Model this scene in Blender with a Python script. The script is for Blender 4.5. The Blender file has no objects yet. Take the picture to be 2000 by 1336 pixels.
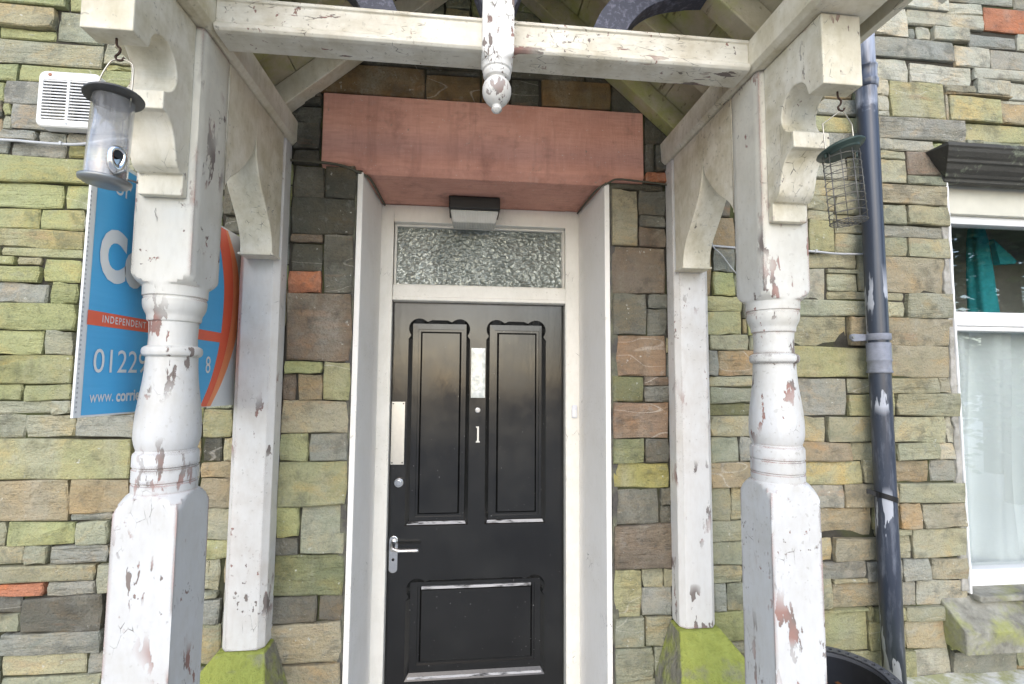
import bpy, math, random
import numpy as np
from mathutils import Vector, Matrix
from mathutils.geometry import tessellate_polygon
random.seed(11)
scene = bpy.context.scene
col = scene.collection
R = math.radians

# ------------------------------------------------------------------ camera
cam_d = bpy.data.cameras.new('camera')
cam = bpy.data.objects.new('camera', cam_d); col.objects.link(cam)
cam_d.sensor_width = 36; cam_d.lens = 926.29 / 2000 * 36
cam_d.clip_start = 0.02; cam_d.clip_end = 400
yaw, pit, rol = R(5.87), R(4.082), R(0.413)
F = Vector((math.sin(yaw)*math.cos(pit), math.cos(yaw)*math.cos(pit), math.sin(pit)))
r0 = Vector((math.cos(yaw), -math.sin(yaw), 0)); u0 = r0.cross(F)
r1 = r0*math.cos(rol) + u0*math.sin(rol); u1 = u0*math.cos(rol) - r0*math.sin(rol)
mw = Matrix((r1, u1, -F)).transposed().to_4x4(); mw.translation = (0, 0, 1.68)
cam.matrix_world = mw
scene.camera = cam

# ------------------------------------------------------------------ sky, sun, exposure
SUN_EL, SUN_AZ = 33, 188           # azimuth the light comes from, clockwise from +Y
w = bpy.data.worlds.new('World'); scene.world = w; w.use_nodes = True
nt = w.node_tree
bg = nt.nodes['Background']
sky = nt.nodes.new('ShaderNodeTexSky'); sky.sky_type = 'NISHITA'; sky.sun_disc = False
sky.sun_elevation = R(SUN_EL); sky.sun_rotation = R(SUN_AZ)
sky.air_density = 1.0; sky.dust_density = 1.2; sky.ozone_density = 1.2
nt.links.new(sky.outputs[0], bg.inputs[0]); bg.inputs[1].default_value = 0.15
sd = bpy.data.lights.new('sun', 'SUN'); sun = bpy.data.objects.new('sun', sd); col.objects.link(sun)
sd.energy = .65; sd.angle = R(90); sd.color = (1.0, 0.99, 0.975)
dl = Vector((math.sin(R(SUN_AZ))*math.cos(R(SUN_EL)), math.cos(R(SUN_AZ))*math.cos(R(SUN_EL)), math.sin(R(SUN_EL))))
sun.rotation_euler = dl.to_track_quat('Z', 'Y').to_euler(); sun.location = dl*20
scene.view_settings.view_transform = 'Standard'; scene.view_settings.look = 'None'
scene.view_settings.gamma = 1; scene.view_settings.use_curve_mapping = False
scene.view_settings.exposure = 1.28
scene.cycles.max_bounces = 8; scene.cycles.diffuse_bounces = 3; scene.cycles.glossy_bounces = 3; scene.cycles.caustics_reflective = False; scene.cycles.caustics_refractive = False

# ------------------------------------------------------------------ helpers
def tag(o, label=None, cat=None, group=None, kind=None):
    for k, v in (('label', label), ('category', cat), ('group', group), ('kind', kind)):
        if v: o[k] = v
    return o
def par(o, p):
    if p is not None:
        o.parent = p
        q = p; m = Matrix.Identity(4)
        while q is not None: m = Matrix.Translation(q.location) @ m; q = q.parent
        o.matrix_parent_inverse = m.inverted() if p.parent is None else Matrix.Identity(4)
    return o
def empty(name, loc, label, cat, group=None):
    o = bpy.data.objects.new(name, None); col.objects.link(o); o.location = loc
    o.empty_display_size = .1
    return tag(o, label, cat, group)
class MB:
    def __init__(s): s.v = []; s.f = []; s.sm = []
    def add(s, vs, fs, smooth=False):
        b = len(s.v); s.v += [tuple(p) for p in vs]
        for f in fs: s.f.append([b+i for i in f]); s.sm.append(smooth)
        return s
    def box(s, x0, x1, y0, y1, z0, z1):
        return s.add([(x, y, z) for x in (x0, x1) for y in (y0, y1) for z in (z0, z1)],
                     [(0, 1, 3, 2), (4, 6, 7, 5), (0, 4, 5, 1), (2, 3, 7, 6), (0, 2, 6, 4), (1, 5, 7, 3)])
    def prism(s, poly, ax, a, b, smooth=False):
        """2-D outline swept along axis ax from a to b; outline axes are the two others in order"""
        n = len(poly); mk = {'X': lambda p, t: (t, p[0], p[1]), 'Y': lambda p, t: (p[0], t, p[1]), 'Z': lambda p, t: (p[0], p[1], t)}[ax]
        vs = [mk(p, a) for p in poly] + [mk(p, b) for p in poly]
        s.add(vs, [tuple(range(n)), tuple(range(2*n-1, n-1, -1))])
        s.add(vs, [(i, (i+1) % n, n+(i+1) % n, n+i) for i in range(n)], smooth)
        return s
    def rings(s, rings, cap=True, smooth=True, closed=True):
        n = len(rings[0]); vs = [p for r in rings for p in r]; fs = []
        m = n if closed else n-1
        for k in range(len(rings)-1):
            for i in range(m): fs.append((k*n+i, k*n+(i+1) % n, (k+1)*n+(i+1) % n, (k+1)*n+i))
        s.add(vs, fs, smooth)
        if cap: s.add(rings[0], [tuple(range(n))[::-1]]); s.add(rings[-1], [tuple(range(n))])
        return s
    def lathe(s, prof, c, n=24, cap=True, ax=None):
        """prof: (height, radius) about point c, along ax (default Z)"""
        ax = Vector(ax or (0, 0, 1)).normalized(); t = Vector((1, 0, 0)) if abs(ax.x) < .9 else Vector((0, 1, 0))
        a = ax.cross(t).normalized(); b = ax.cross(a)
        c = Vector(c)
        return s.rings([[c+ax*h+(a*math.cos(k*2*math.pi/n)+b*math.sin(k*2*math.pi/n))*r for k in range(n)] for h, r in prof], cap)
    def tube(s, path, r, n=8, cap=True):
        P = [Vector(p) for p in path]; rings = []; up = None
        for i, p in enumerate(P):
            d = (P[min(i+1, len(P)-1)]-P[max(i-1, 0)]).normalized()
            if up is None: up = Vector((0, 0, 1)) if abs(d.z) < .9 else Vector((1, 0, 0))
            a = d.cross(up).normalized(); b = a.cross(d).normalized(); up = b
            rr = r[i] if isinstance(r, (list, tuple)) else r
            rings.append([p+(a*math.cos(k*2*math.pi/n)+b*math.sin(k*2*math.pi/n))*rr for k in range(n)])
        return s.rings(rings, cap)
    def build(s, name, mat, parent=None, bevel=0, seg=2, recalc=True, loc=None):
        me = bpy.data.meshes.new(name)
        vs = s.v if loc is None else [(p[0]-loc[0], p[1]-loc[1], p[2]-loc[2]) for p in s.v]
        me.from_pydata(vs, [], s.f); me.polygons.foreach_set('use_smooth', s.sm)
        if recalc:
            import bmesh
            bm = bmesh.new(); bm.from_mesh(me); bmesh.ops.remove_doubles(bm, verts=bm.verts, dist=1e-5)
            bmesh.ops.recalc_face_normals(bm, faces=bm.faces); bm.to_mesh(me); bm.free()
        me.materials.append(mat); me.update()
        o = bpy.data.objects.new(name, me); col.objects.link(o)
        if loc is not None: o.location = loc
        if bevel:
            m = o.modifiers.new('bevel', 'BEVEL'); m.width = bevel; m.segments = seg; m.limit_method = 'ANGLE'; m.angle_limit = R(35)
        return par(o, parent)
def spline(pts, n=6):
    """Catmull-Rom through points (any dimension)"""
    P = [np.array(p, float) for p in pts]; P = [2*P[0]-P[1]]+P+[2*P[-1]-P[-2]]; out = []
    for i in range(1, len(P)-2):
        for k in range(n):
            t = k/n; a, b, c, d = P[i-1:i+3]
            out.append(.5*((2*b)+(c-a)*t+(2*a-5*b+4*c-d)*t*t+(3*b-a-3*c+d)*t**3))
    out.append(P[-2]); return [tuple(float(v) for v in p) for p in out]
def text_mesh(body, size, bold=0.0, sx=1.0, spacing=1.0):
    c = bpy.data.curves.new('t', 'FONT'); c.body = body; c.size = size; c.offset = bold; c.space_character = spacing; c.resolution_u = 4
    o = bpy.data.objects.new('t', c); col.objects.link(o)
    dg = bpy.context.evaluated_depsgraph_get(); dg.update()
    me = bpy.data.meshes.new_from_object(o.evaluated_get(dg)); bpy.data.objects.remove(o); bpy.data.curves.remove(c)
    v = [(p.co.x*sx, p.co.y) for p in me.vertices]; f = [list(p.vertices) for p in me.polygons]; bpy.data.meshes.remove(me)
    return v, f

# ------------------------------------------------------------------ materials
class Mt:
    def __init__(s, name, rough=.6, spec=.3, metal=0):
        s.m = bpy.data.materials.new(name); s.m.use_nodes = True; s.nt = s.m.node_tree
        s.b = s.nt.nodes['Principled BSDF']; s.b.inputs['Roughness'].default_value = rough
        s.b.inputs['Specular IOR Level'].default_value = spec; s.b.inputs['Metallic'].default_value = metal
    def n(s, t, **kw):
        o = s.nt.nodes.new(t)
        for k, v in kw.items(): setattr(o, k, v)
        return o
    def set(s, sock, v):
        if hasattr(v, 'links') or isinstance(v, bpy.types.NodeSocket): s.nt.links.new(v, sock)
        elif isinstance(v, (tuple, list)): sock.default_value = (*v, 1) if len(v) == 3 and len(sock.default_value) == 4 else v
        else: sock.default_value = v
    def pos(s, scale=(1, 1, 1), rot=(0, 0, 0), off=None, obj=False):
        g = s.n('ShaderNodeTexCoord').outputs['Object'] if obj else s.n('ShaderNodeNewGeometry').outputs['Position']
        m = s.n('ShaderNodeMapping'); s.set(m.inputs['Vector'], g); m.inputs['Scale'].default_value = scale; m.inputs['Rotation'].default_value = rot
        if off is not None:
            a = s.n('ShaderNodeVectorMath', operation='ADD'); s.set(a.inputs[0], g); s.set(a.inputs[1], off); s.nt.links.new(a.outputs[0], m.inputs['Vector'])
        return m.outputs[0]
    def noise(s, vec, scale, detail=4, rough=.55, dist=0.0):
        o = s.n('ShaderNodeTexNoise'); s.set(o.inputs['Vector'], vec); o.inputs['Scale'].default_value = scale
        o.inputs['Detail'].default_value = detail; o.inputs['Roughness'].default_value = rough; o.inputs['Distortion'].default_value = dist
        return o.outputs['Fac']
    def vor(s, vec, scale, feature='F1'):
        o = s.n('ShaderNodeTexVoronoi', feature=feature); s.set(o.inputs['Vector'], vec); o.inputs['Scale'].default_value = scale
        return o.outputs['Distance']
    def step(s, fac, a, b, lo=0., hi=1.):
        o = s.n('ShaderNodeMapRange'); s.set(o.inputs['Value'], fac); s.set(o.inputs['From Min'], a); s.set(o.inputs['From Max'], b)
        o.inputs['To Min'].default_value = lo; o.inputs['To Max'].default_value = hi; return o.outputs[0]
    def math(s, op, a, b=0.):
        o = s.n('ShaderNodeMath', operation=op); s.set(o.inputs[0], a); s.set(o.inputs[1], b); return o.outputs[0]
    def mix(s, fac, a, b, blend='MIX'):
        o = s.n('ShaderNodeMix', data_type='RGBA', blend_type=blend); s.set(o.inputs[0], fac); s.set(o.inputs[6], a); s.set(o.inputs[7], b); return o.outputs[2]
    def bump(s, h, strength=.5, dist=.01, prev=None):
        o = s.n('ShaderNodeBump'); s.set(o.inputs['Height'], h); o.inputs['Strength'].default_value = strength; o.inputs['Distance'].default_value = dist
        if prev is not None: s.nt.links.new(prev, o.inputs['Normal'])
        return o.outputs[0]
    def out(s, colr=None, rough=None, normal=None):
        if colr is not None: s.set(s.b.inputs['Base Color'], colr)
        if rough is not None: s.set(s.b.inputs['Roughness'], rough)
        if normal is not None: s.nt.links.new(normal, s.b.inputs['Normal'])
        return s.m

def plain(name, c, rough=.5, spec=.3, metal=0, var=.12, scale=20, bump=.0):
    t = Mt(name, rough, spec, metal); p = t.pos(); n = t.noise(p, scale, 5)
    c2 = tuple(max(0, v*(1-var*2)) for v in c)
    nm = t.bump(t.noise(p, scale*4, 3), bump, .003) if bump else None
    return t.out(t.mix(n, c2, tuple(min(1, v*(1+var)) for v in c)), None, nm)

def paint(name, base, dirt, dirt_amt=.4, chips=.5, crack=.4, grain=(1, 1, .35), wood=(.21, .175, .155), primer=(.31, .185, .155), gate=.5, rough=.48, edge=0., aged=None):
    t = Mt(name, rough, .35); p = t.pos(); pg = t.pos(grain)
    lo = t.noise(p, 3.1, 2, .6); mid = t.noise(p, 11, 5, .65); fine = t.noise(pg, 70, 3, .6)
    if aged:
        zz = t.n('ShaderNodeSeparateXYZ'); t.set(zz.inputs[0], p); base = t.mix(t.step(t.math('ADD', zz.outputs['Z'], t.math('MULTIPLY', mid, .5)), 1.8, 2.5), base, aged)
    d = t.math('MULTIPLY', t.step(mid, .38, .72), t.step(lo, .28, .60)); d = t.math('MULTIPLY', d, dirt_amt)
    c = t.mix(d, base, dirt)
    c = t.mix(t.math('MULTIPLY', t.step(fine, .45, .8), .35*dirt_amt+.05), c, dirt)
    sp = t.math('MULTIPLY', t.step(t.noise(p, 95, 1, .5), .68, .72), t.step(lo, .42, .6)); c = t.mix(t.math('MULTIPLY', sp, .15+.35*dirt_amt), c, (.24, .21, .16))
    g = t.step(t.noise(p, 4.3, 2, .6), gate, gate+.1)
    cn = t.noise(pg, 25, 5, .60, .2); th = .715-.12*chips
    ch = t.math('MULTIPLY', t.step(cn, th, th+.010), g)
    c2_ = t.noise(t.pos((1, 1, .7)), 62, 4, .6); ch = t.math('MAXIMUM', ch, t.math('MULTIPLY', t.step(c2_, .690-.05*chips, .700-.05*chips), t.step(t.noise(p, 5.2, 3, .6), gate+.06, gate+.10)))
    if edge:
        bv = t.n('ShaderNodeBevel'); bv.samples = 4; bv.inputs['Radius'].default_value = .014
        ge = t.n('ShaderNodeNewGeometry'); dt = t.n('ShaderNodeVectorMath', operation='DOT_PRODUCT'); t.nt.links.new(bv.outputs[0], dt.inputs[0]); t.nt.links.new(ge.outputs['Normal'], dt.inputs[1])
        ed = t.step(dt.outputs['Value'], .995, .85)
        en = t.step(t.math('ADD', t.noise(t.pos((1, 1, .5)), 17, 5, .65), t.math('MULTIPLY', ed, .20*edge)), .715, .725)
        eg = t.math('MULTIPLY', t.math('MULTIPLY', en, t.step(ed, .12, .25)), t.step(t.noise(p, 3.3, 2), .40, .46)); ch = t.math('MAXIMUM', ch, eg)
    v = t.vor(t.pos((grain[0]*1.0, grain[1], grain[2]*1.3)), 42, 'DISTANCE_TO_EDGE')
    cg = t.step(t.noise(p, 6.1, 3, .6), .60-.14*crack, .66-.14*crack)
    vn = t.math('ADD', v, t.math('MULTIPLY', t.noise(p, 45, 3), .10))
    ck = t.math('MULTIPLY', t.step(vn, .056, .049), cg)
    wc = t.mix(t.step(t.noise(p, 9, 2), .47, .55), wood, primer)
    c = t.mix(ch, c, wc); c = t.mix(t.math('MULTIPLY', ck, .8), c, (.10, .08, .06))
    h = t.math('SUBTRACT', t.math('ADD', t.math('MULTIPLY', fine, .35), t.math('MULTIPLY', mid, .25)), t.math('ADD', t.math('MULTIPLY', ch, .9), t.math('MULTIPLY', ck, .6)))
    return t.out(c, t.mix(ch, (rough,)*3, (.85,)*3), t.bump(h, .6, .003))

WHITE = paint('paint_white', (.605, .605, .60), (.44, .41, .35), .55, 1.0, .12, gate=.485, edge=1.5, aged=(.68, .65, .55))  # base darkened so the brightly lit post fronts keep below clipping
CREAM = paint('paint_cream', (.78, .725, .60), (.46, .39, .23), 1.0, .3, .25, gate=.55)  # yellowed to offset the cool skylight on the shaded timbers
CREAMX = paint('paint_cream_beam', (.77, .74, .65), (.46, .40, .28), .8, .8, .8, grain=(.3, 1, 1), gate=.44)
TURNED = paint('paint_turned', (.80, .79, .77), (.52, .47, .37), .6, .95, .3, grain=(1, 1, .8), gate=.47)
FRAMEW = paint('paint_frame', (.84, .815, .75), (.58, .55, .46), .35, .0, .0, gate=.7)
REVEAL = paint('paint_reveal', (.85, .82, .775), (.66, .62, .53), .3, .0, .0, gate=.8, rough=.7)  # albedo lifted to brighten the reveals in the shade of the doorway

def stone_mat(name, obj_color=True):
    t = Mt(name, .78, .25)
    if obj_color:
        oi = t.n('ShaderNodeObjectInfo'); base = oi.outputs['Color']; moss = oi.outputs['Alpha']; rnd = oi.outputs['Random']
    else:
        g = t.n('ShaderNodeNewGeometry'); rnd = g.outputs['Random Per Island']
        cr = t.n('ShaderNodeValToRGB'); t.set(cr.inputs[0], rnd); cr.color_ramp.interpolation = 'CONSTANT'
        E = cr.color_ramp.elements; cs = [(.28, .29, .22), (.34, .31, .20), (.24, .25, .22), (.36, .28, .17), (.31, .33, .17), (.2, .19, .16)]
        E[0].color = (*cs[0], 1); E[1].position = 1/6; E[1].color = (*cs[1], 1)
        for i in range(2, 6): e = E.new(i/6); e.color = (*cs[i], 1)
        base = cr.outputs[0]; moss = t.step(t.math('FRACT', t.math('MULTIPLY', rnd, 17.3)), 0, 1, .1, .75)
    cx = t.n('ShaderNodeCombineXYZ')
    for i, k in enumerate((37., 23., 51.)): t.set(cx.inputs[i], t.math('MULTIPLY', rnd, k))
    off = cx.outputs[0]
    p = t.pos(off=off); ps = t.pos((1.6, 1.6, 9), (0, .10, 0), off); ps2 = t.pos((1, 1, 5), (0, -.2, 0), off)
    n1 = t.noise(p, 7, 4, .62); n2 = t.noise(p, 26, 5, .66); n3 = t.noise(p, 160, 2, .6); st = t.noise(ps, 5, 4, .6)
    big = t.noise(ps2, 4, 3, .6)
    dark = t.mix(1, base, (.68, .69, .68), 'MULTIPLY'); warm = t.mix(1, base, (1.13, 1.0, .84), 'MULTIPLY'); pale = t.mix(.55, base, (.48, .48, .44))
    tint = t.noise(t.pos((1, 1, 1.5), (0, .5, 0), off), 5.5, 4, .6, .8)
    c = t.mix(t.step(n1, .40, .68), base, warm); c = t.mix(t.step(tint, .54, .66, 0, .75), c, t.mix(1, base, (1.30, .98, .66), 'MULTIPLY')); c = t.mix(t.step(tint, .46, .34, 0, .7), c, t.mix(1, base, (.72, .78, .76), 'MULTIPLY'))
    c = t.mix(t.math('MULTIPLY', t.step(st, .48, .68), .55), c, dark)
    c = t.mix(t.math('MULTIPLY', t.step(n2, .55, .75), .8), c, pale)
    # rusty iron stain on some stones
    rs = t.math('MULTIPLY', t.step(big, .60, .68), t.step(t.math('FRACT', t.math('MULTIPLY', rnd, 7.7)), .62, .7)); c = t.mix(t.math('MULTIPLY', rs, .4), c, (.36, .19, .10))
    # staining that runs on from stone to stone
    pw = t.pos(); wl = t.noise(pw, 1.7, 5, .62); wl2 = t.noise(t.pos((1.6, 1, .7)), 3.4, 5, .6)
    c = t.mix(t.step(wl, .38, .66, 0, .55), c, t.mix(1, base, (.90, .97, .86), 'MULTIPLY')); c = t.mix(t.step(wl2, .52, .68, 0, .4), c, (.36, .355, .30))
    # moss and algae film
    mn = t.math('ADD', t.math('MULTIPLY', wl, .45), t.math('ADD', t.math('MULTIPLY', n1, .25), t.math('MULTIPLY', n2, .30)))
    a = t.math('SUBTRACT', .80, t.math('MULTIPLY', moss, .52))
    mm = t.math('MULTIPLY', t.step(mn, a, t.math('ADD', a, .20)), .75)
    mc = t.mix(t.noise(p, 15, 4), (.245, .26, .105), (.43, .43, .225))
    c = t.mix(mm, c, mc)
    # pale lichen flecks, calcite veins
    lf = t.math('MULTIPLY', t.step(t.noise(p, 60, 4, .6), .66, .70), t.step(n1, .45, .6)); c = t.mix(t.math('MULTIPLY', lf, .7), c, (.60, .60, .54))
    vv = t.math('ABSOLUTE', t.math('SUBTRACT', t.noise(t.pos((1, 1, 3.2), (0, .7, 0), off), 3, 1, .4), .5))
    vg = t.math('MULTIPLY', t.step(vv, .006, .002), t.step(t.math('FRACT', t.math('MULTIPLY', rnd, 3.9)), .8, .83)); c = t.mix(t.math('MULTIPLY', vg, .4), c, (.62, .58, .50))
    c = t.mix(t.math('MULTIPLY', t.step(n3, .48, .72), .65), c, dark)
    gr = t.math('MULTIPLY', t.step(t.noise(p, 13, 5, .7), .52, .66), .65); c = t.mix(gr, c, t.mix(1, base, (.42, .42, .40), 'MULTIPLY'))
    h = t.math('ADD', t.math('MULTIPLY', st, t.step(t.math('FRACT', t.math('MULTIPLY', rnd, 11.7)), .5, 1., .25, 1.3)), t.math('ADD', t.math('MULTIPLY', n2, .8), t.math('MULTIPLY', n3, .28)))
    return t.out(c, t.step(n2, .3, .8, .62, .92), t.bump(h, 1.0, .014))
STONE = stone_mat('slate_stone'); STONEF = stone_mat('slate_stone_far', False)

t = Mt('mortar', .9, .1); p = t.pos(); n = t.noise(p, 30, 6, .7)
MORTAR = t.out(t.mix(t.step(t.noise(p, 6, 4), .45, .65), t.mix(n, (.028, .026, .021), (.09, .083, .068)), (.07, .078, .035)), None, t.bump(n, .8, .01))
t = Mt('render_margin', .85, .2); p = t.pos(); n = t.noise(p, 45, 6, .7)
MARGIN = t.out(t.mix(t.step(t.noise(p, 9, 5, .7), .42, .62), t.mix(n, (.05, .047, .043), (.13, .12, .11)), t.mix(n, (.10, .11, .055), (.22, .21, .17))), None, t.bump(n, .9, .008))
t = Mt('pale_mortar', .85, .2); p = t.pos(); n = t.noise(p, 45, 6, .7)
PALEM = t.out(t.mix(t.step(t.noise(p, 11, 5, .7), .40, .62), (.46, .44, .40), (.28, .27, .23)), None, t.bump(n, .9, .008))

t = Mt('red_painted_lintel', .62, .3); p = t.pos((.12, 1, 1)); p2 = t.pos((1, 1, .12)); p0 = t.pos()
n = t.noise(p, 85, 4, .65); nv = t.noise(p2, 85, 4, .65); lo = t.noise(p0, 3.5, 5, .65); bl = t.noise(p0, 9, 5, .7)
c = t.mix(t.step(lo, .36, .64), (.70, .37, .285), (.57, .28, .21)); c = t.mix(t.math('MULTIPLY', t.step(n, .45, .75), .6), c, (.48, .225, .17)); c = t.mix(t.math('MULTIPLY', t.step(nv, .5, .78), .4), c, (.74, .43, .34))
c = t.mix(t.step(t.noise(p0, 120, 2), .725, .74), c, (.68, .58, .50)); c = t.mix(t.math('MULTIPLY', t.step(bl, .56, .70), .5), c, (.30, .145, .11)); c = t.mix(t.math('MULTIPLY', t.step(t.noise(p0, 14, 5, .7), .60, .68), .35), c, (.62, .40, .33))
sk = t.noise(t.pos((1, 1, .10)), 14, 5, .65); c = t.mix(t.math('MULTIPLY', t.step(sk, .54, .70), .45), c, (.33, .155, .115)); c = t.mix(t.step(t.noise(p0, 23, 5, .65), .695, .705), c, (.34, .25, .20))
LINTEL = t.out(c, None, t.bump(t.math('ADD', t.math('ADD', n, nv), bl), .6, .005))

t = Mt('black_door_paint', .2, .65); p = t.pos((1, 1, .15)); p0 = t.pos()
n = t.noise(p, 55, 4, .6); lo = t.noise(p0, 5, 4, .6)
c = t.mix(t.math('MULTIPLY', t.step(lo, .35, .7), .8), (.006, .006, .006), (.014, .0145, .014)); c = t.mix(t.step(t.noise(p0, 140, 2), .752, .762), c, (.35, .34, .32))
BLACKD = t.out(c, t.step(lo, .3, .75, .12, .27), t.bump(n, .35, .0015))
STEEL = plain('brushed_steel', (.62, .61, .58), .36, .5, 1, .06, 60)
CHROME = plain('chrome', (.75, .75, .75), .15, .5, 1, .03, 30)
SILVERP = plain('worn_number_metal', (.72, .71, .67), .4, .5, .6)
BLACKP = plain('black_plastic', (.016, .016, .017), .42, .4, 0, .2, 30, .1)
PIPEBLK = None
t = Mt('flaking_pipe_paint', .33, .5); p = t.pos((1, 1, .16)); p0 = t.pos()
zs = t.n('ShaderNodeSeparateXYZ'); t.set(zs.inputs[0], p0); z = zs.outputs['Z']
base = t.mix(t.noise(p, 18, 5, .6), (.026, .032, .048), (.055, .068, .098))
scuff = t.math('MULTIPLY', t.step(t.noise(p, 30, 6, .7), .52, .7), t.step(z, 1.80, 1.62)); base = t.mix(t.math('MULTIPLY', scuff, .5), base, (.24, .26, .31))
fl = t.step(t.noise(p, 10, 5, .6, .3), .505, .511)
fl = t.math('MULTIPLY', fl, t.math('MULTIPLY', t.step(t.noise(p0, 3.2, 2), .45, .51), t.step(z, 2.12, 2.02))); base = t.mix(fl, base, (.42, .44, .49))
tp = t.step(t.math('ADD', z, t.math('MULTIPLY', t.noise(p0, 25, 4), .25)), 2.86, 2.92); base = t.mix(t.math('MULTIPLY', tp, t.step(t.noise(p, 14, 4), .36, .5)), base, (.34, .37, .44))
PIPE = t.out(base, t.mix(fl, (.28,)*3, (.6,)*3), t.bump(t.noise(p, 30, 4), .25, .002))
PIPEG = plain('grey_pipe_socket', (.25, .265, .31), .5, .35, 0, .25, 40, .2)

def glass(name, ior=1.6, tint=(1, 1, 1), rough=0.0, haze=0.0):
    t = Mt(name); nt = t.nt; nt.nodes.remove(t.b)
    tr = t.n('ShaderNodeBsdfTransparent'); tr.inputs[0].default_value = (*tint, 1)
    gl = t.n('ShaderNodeBsdfGlossy'); gl.inputs['Roughness'].default_value = rough; gl.inputs['Color'].default_value = (1, 1, 1, 1)
    lw = t.n('ShaderNodeLayerWeight'); lw.inputs['Blend'].default_value = .5; mx = t.n('ShaderNodeMixShader')
    fc = t.math('ADD', t.math('MULTIPLY', t.math('POWER', lw.outputs['Facing'], 3.0), .9), ior)
    nt.links.new(fc, mx.inputs[0]); nt.links.new(tr.outputs[0], mx.inputs[1]); nt.links.new(gl.outputs[0], mx.inputs[2])
    last = mx.outputs[0]
    if haze:
        df = t.n('ShaderNodeBsdfDiffuse'); df.inputs[0].default_value = (.75, .75, .75, 1); m2 = t.n('ShaderNodeMixShader')
        t.set(m2.inputs[0], t.step(t.noise(t.pos((1, 1, .25)), 35, 4), .35, .75, 0, haze)); nt.links.new(last, m2.inputs[1]); nt.links.new(df.outputs[0], m2.inputs[2]); last = m2.outputs[0]
    nt.links.new(last, nt.nodes['Material Output'].inputs[0]); return t.m
GLASS = glass('window_glass', .11, (.93, .95, .94)); TUBEG = glass('clear_plastic', .08, (.96, .96, .96), .08, .35)
t = Mt('obscured_glass', .05, .8); p0 = t.pos(); pz = t.pos((1, 1, 1.25))
v1 = t.noise(pz, 62, 1, .4, .6); v2 = t.vor(pz, 56, 'SMOOTH_F1'); t.b.inputs['Metallic'].default_value = .30
OBSG = t.out(t.mix(t.step(t.noise(p0, 4, 2), .4, .6), (.20, .225, .205), (.33, .36, .33)), .12, t.bump(t.math('ADD', v1, v2), 1.0, .007))
t = Mt('bevelled_glass', .08, .9); OBS2 = t.out(t.mix(t.step(t.noise(t.pos(), 40, 4), .4, .7), (.55, .58, .55), (.80, .82, .80)), .12, t.bump(t.noise(t.pos(), 30, 3), .4, .006))

t = Mt('mossy_stone', .85, .2); p = t.pos(); n1 = t.noise(p, 9, 6, .65); n2 = t.noise(p, 40, 5, .65); gm = t.n('ShaderNodeNewGeometry')
sp = t.n('ShaderNodeSeparateXYZ'); t.set(sp.inputs[0], gm.outputs['Normal'])
ms = t.step(t.math('ADD', t.math('MULTIPLY', sp.outputs['Z'], .55), n1), .62, .82)
c = t.mix(n2, (.14, .13, .10), (.33, .31, .24)); c = t.mix(ms, c, t.mix(n2, (.24, .265, .05), (.42, .45, .12)))
MOSSY = t.out(c, None, t.bump(t.math('ADD', n1, t.math('MULTIPLY', n2, .8)), 1.0, .02))
t = Mt('dark_slate_mould', .7, .3); p = t.pos((.4, 1, 1)); n1 = t.noise(p, 12, 6, .65); n2 = t.noise(p, 70, 4, .6)
c = t.mix(n1, (.030, .029, .026), (.10, .097, .085)); c = t.mix(t.step(t.noise(t.pos(), 18, 5, .7), .58, .7), c, (.20, .22, .16))
SLATE = t.out(c, None, t.bump(t.math('ADD', n1, n2), .6, .005))
t = Mt('lichened_ledge', .9, .15); p = t.pos(); n1 = t.noise(p, 14, 6, .7)
LEDGE = t.out(t.mix(t.step(n1, .42, .6), t.mix(t.noise(p, 60, 4), (.34, .35, .16), (.45, .45, .3)), (.66, .66, .62)), None, t.bump(n1, .8, .01))
t = Mt('roof_board_paint', .75, .2); p = t.pos(); n1 = t.noise(p, 7, 6, .65); n2 = t.noise(t.pos((1, .3, 1)), 40, 5, .65)
c = t.mix(t.step(n1, .35, .7), (.40, .35, .24), (.56, .50, .37)); c = t.mix(t.step(t.noise(p, 4.5, 5, .7), .44, .62), c, (.38, .38, .15)); c = t.mix(t.step(n2, .60, .72), c, (.15, .12, .07))
BOARD = t.out(c, None, t.bump(t.math('ADD', n1, n2), .6, .006))
t = Mt('slate_blue_paint', .5, .4); p = t.pos(); n1 = t.noise(p, 60, 5, .7)
BLUEB = t.out(t.mix(t.step(n1, .5, .72), (.055, .06, .085), (.20, .20, .27)), None, t.bump(n1, .4, .004))
RUST = plain('rusty_iron', (.07, .045, .035), .8, .2, .3, .4, 60, .3)
GREYM = plain('grey_zinc', (.30, .31, .31), .42, .4, .7, .2, 25, .1)
DKMET = plain('dark_lid', (.12, .12, .12), .5, .4, .5, .35, 18, .2)
WIRE = plain('bright_wire', (.50, .46, .38), .35, .5, .9, .1, 40)
WIREG = plain('dull_wire', (.20, .19, .17), .5, .4, .7, .2, 40)
GREENL = plain('green_enamel', (.035, .060, .050), .42, .45, 0, .25, 30, .1)
SEED = plain('seed_remains', (.36, .25, .18), .9, .1, 0, .35, 90, .5)
VENTW = plain('vent_plastic', (.78, .77, .74), .4, .4, 0, .05, 14, .05)
VENTD = plain('vent_dark', (.02, .02, .02), .8, .1)
CABLEG = plain('grey_cable', (.50, .51, .52), .5, .35, 0, .12, 30)
CABLED = plain('dark_cable', (.10, .095, .07), .6, .3, 0, .2, 30)
BELLW = plain('bell_plastic', (.74, .75, .80), .3, .45, 0, .03)
CURT = None
t = Mt('net_curtain', .9, .05); t.b.inputs['Transmission Weight'].default_value = 0
wv = t.noise(t.pos((1, 1, .2)), 300, 2); t.out(t.mix(wv, (.84, .87, .88), (.90, .92, .93)))
CURT = t.m
TEAL = plain('teal_shape', (.05, .40, .45), .85, .1, 0, .25, 12)
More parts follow.
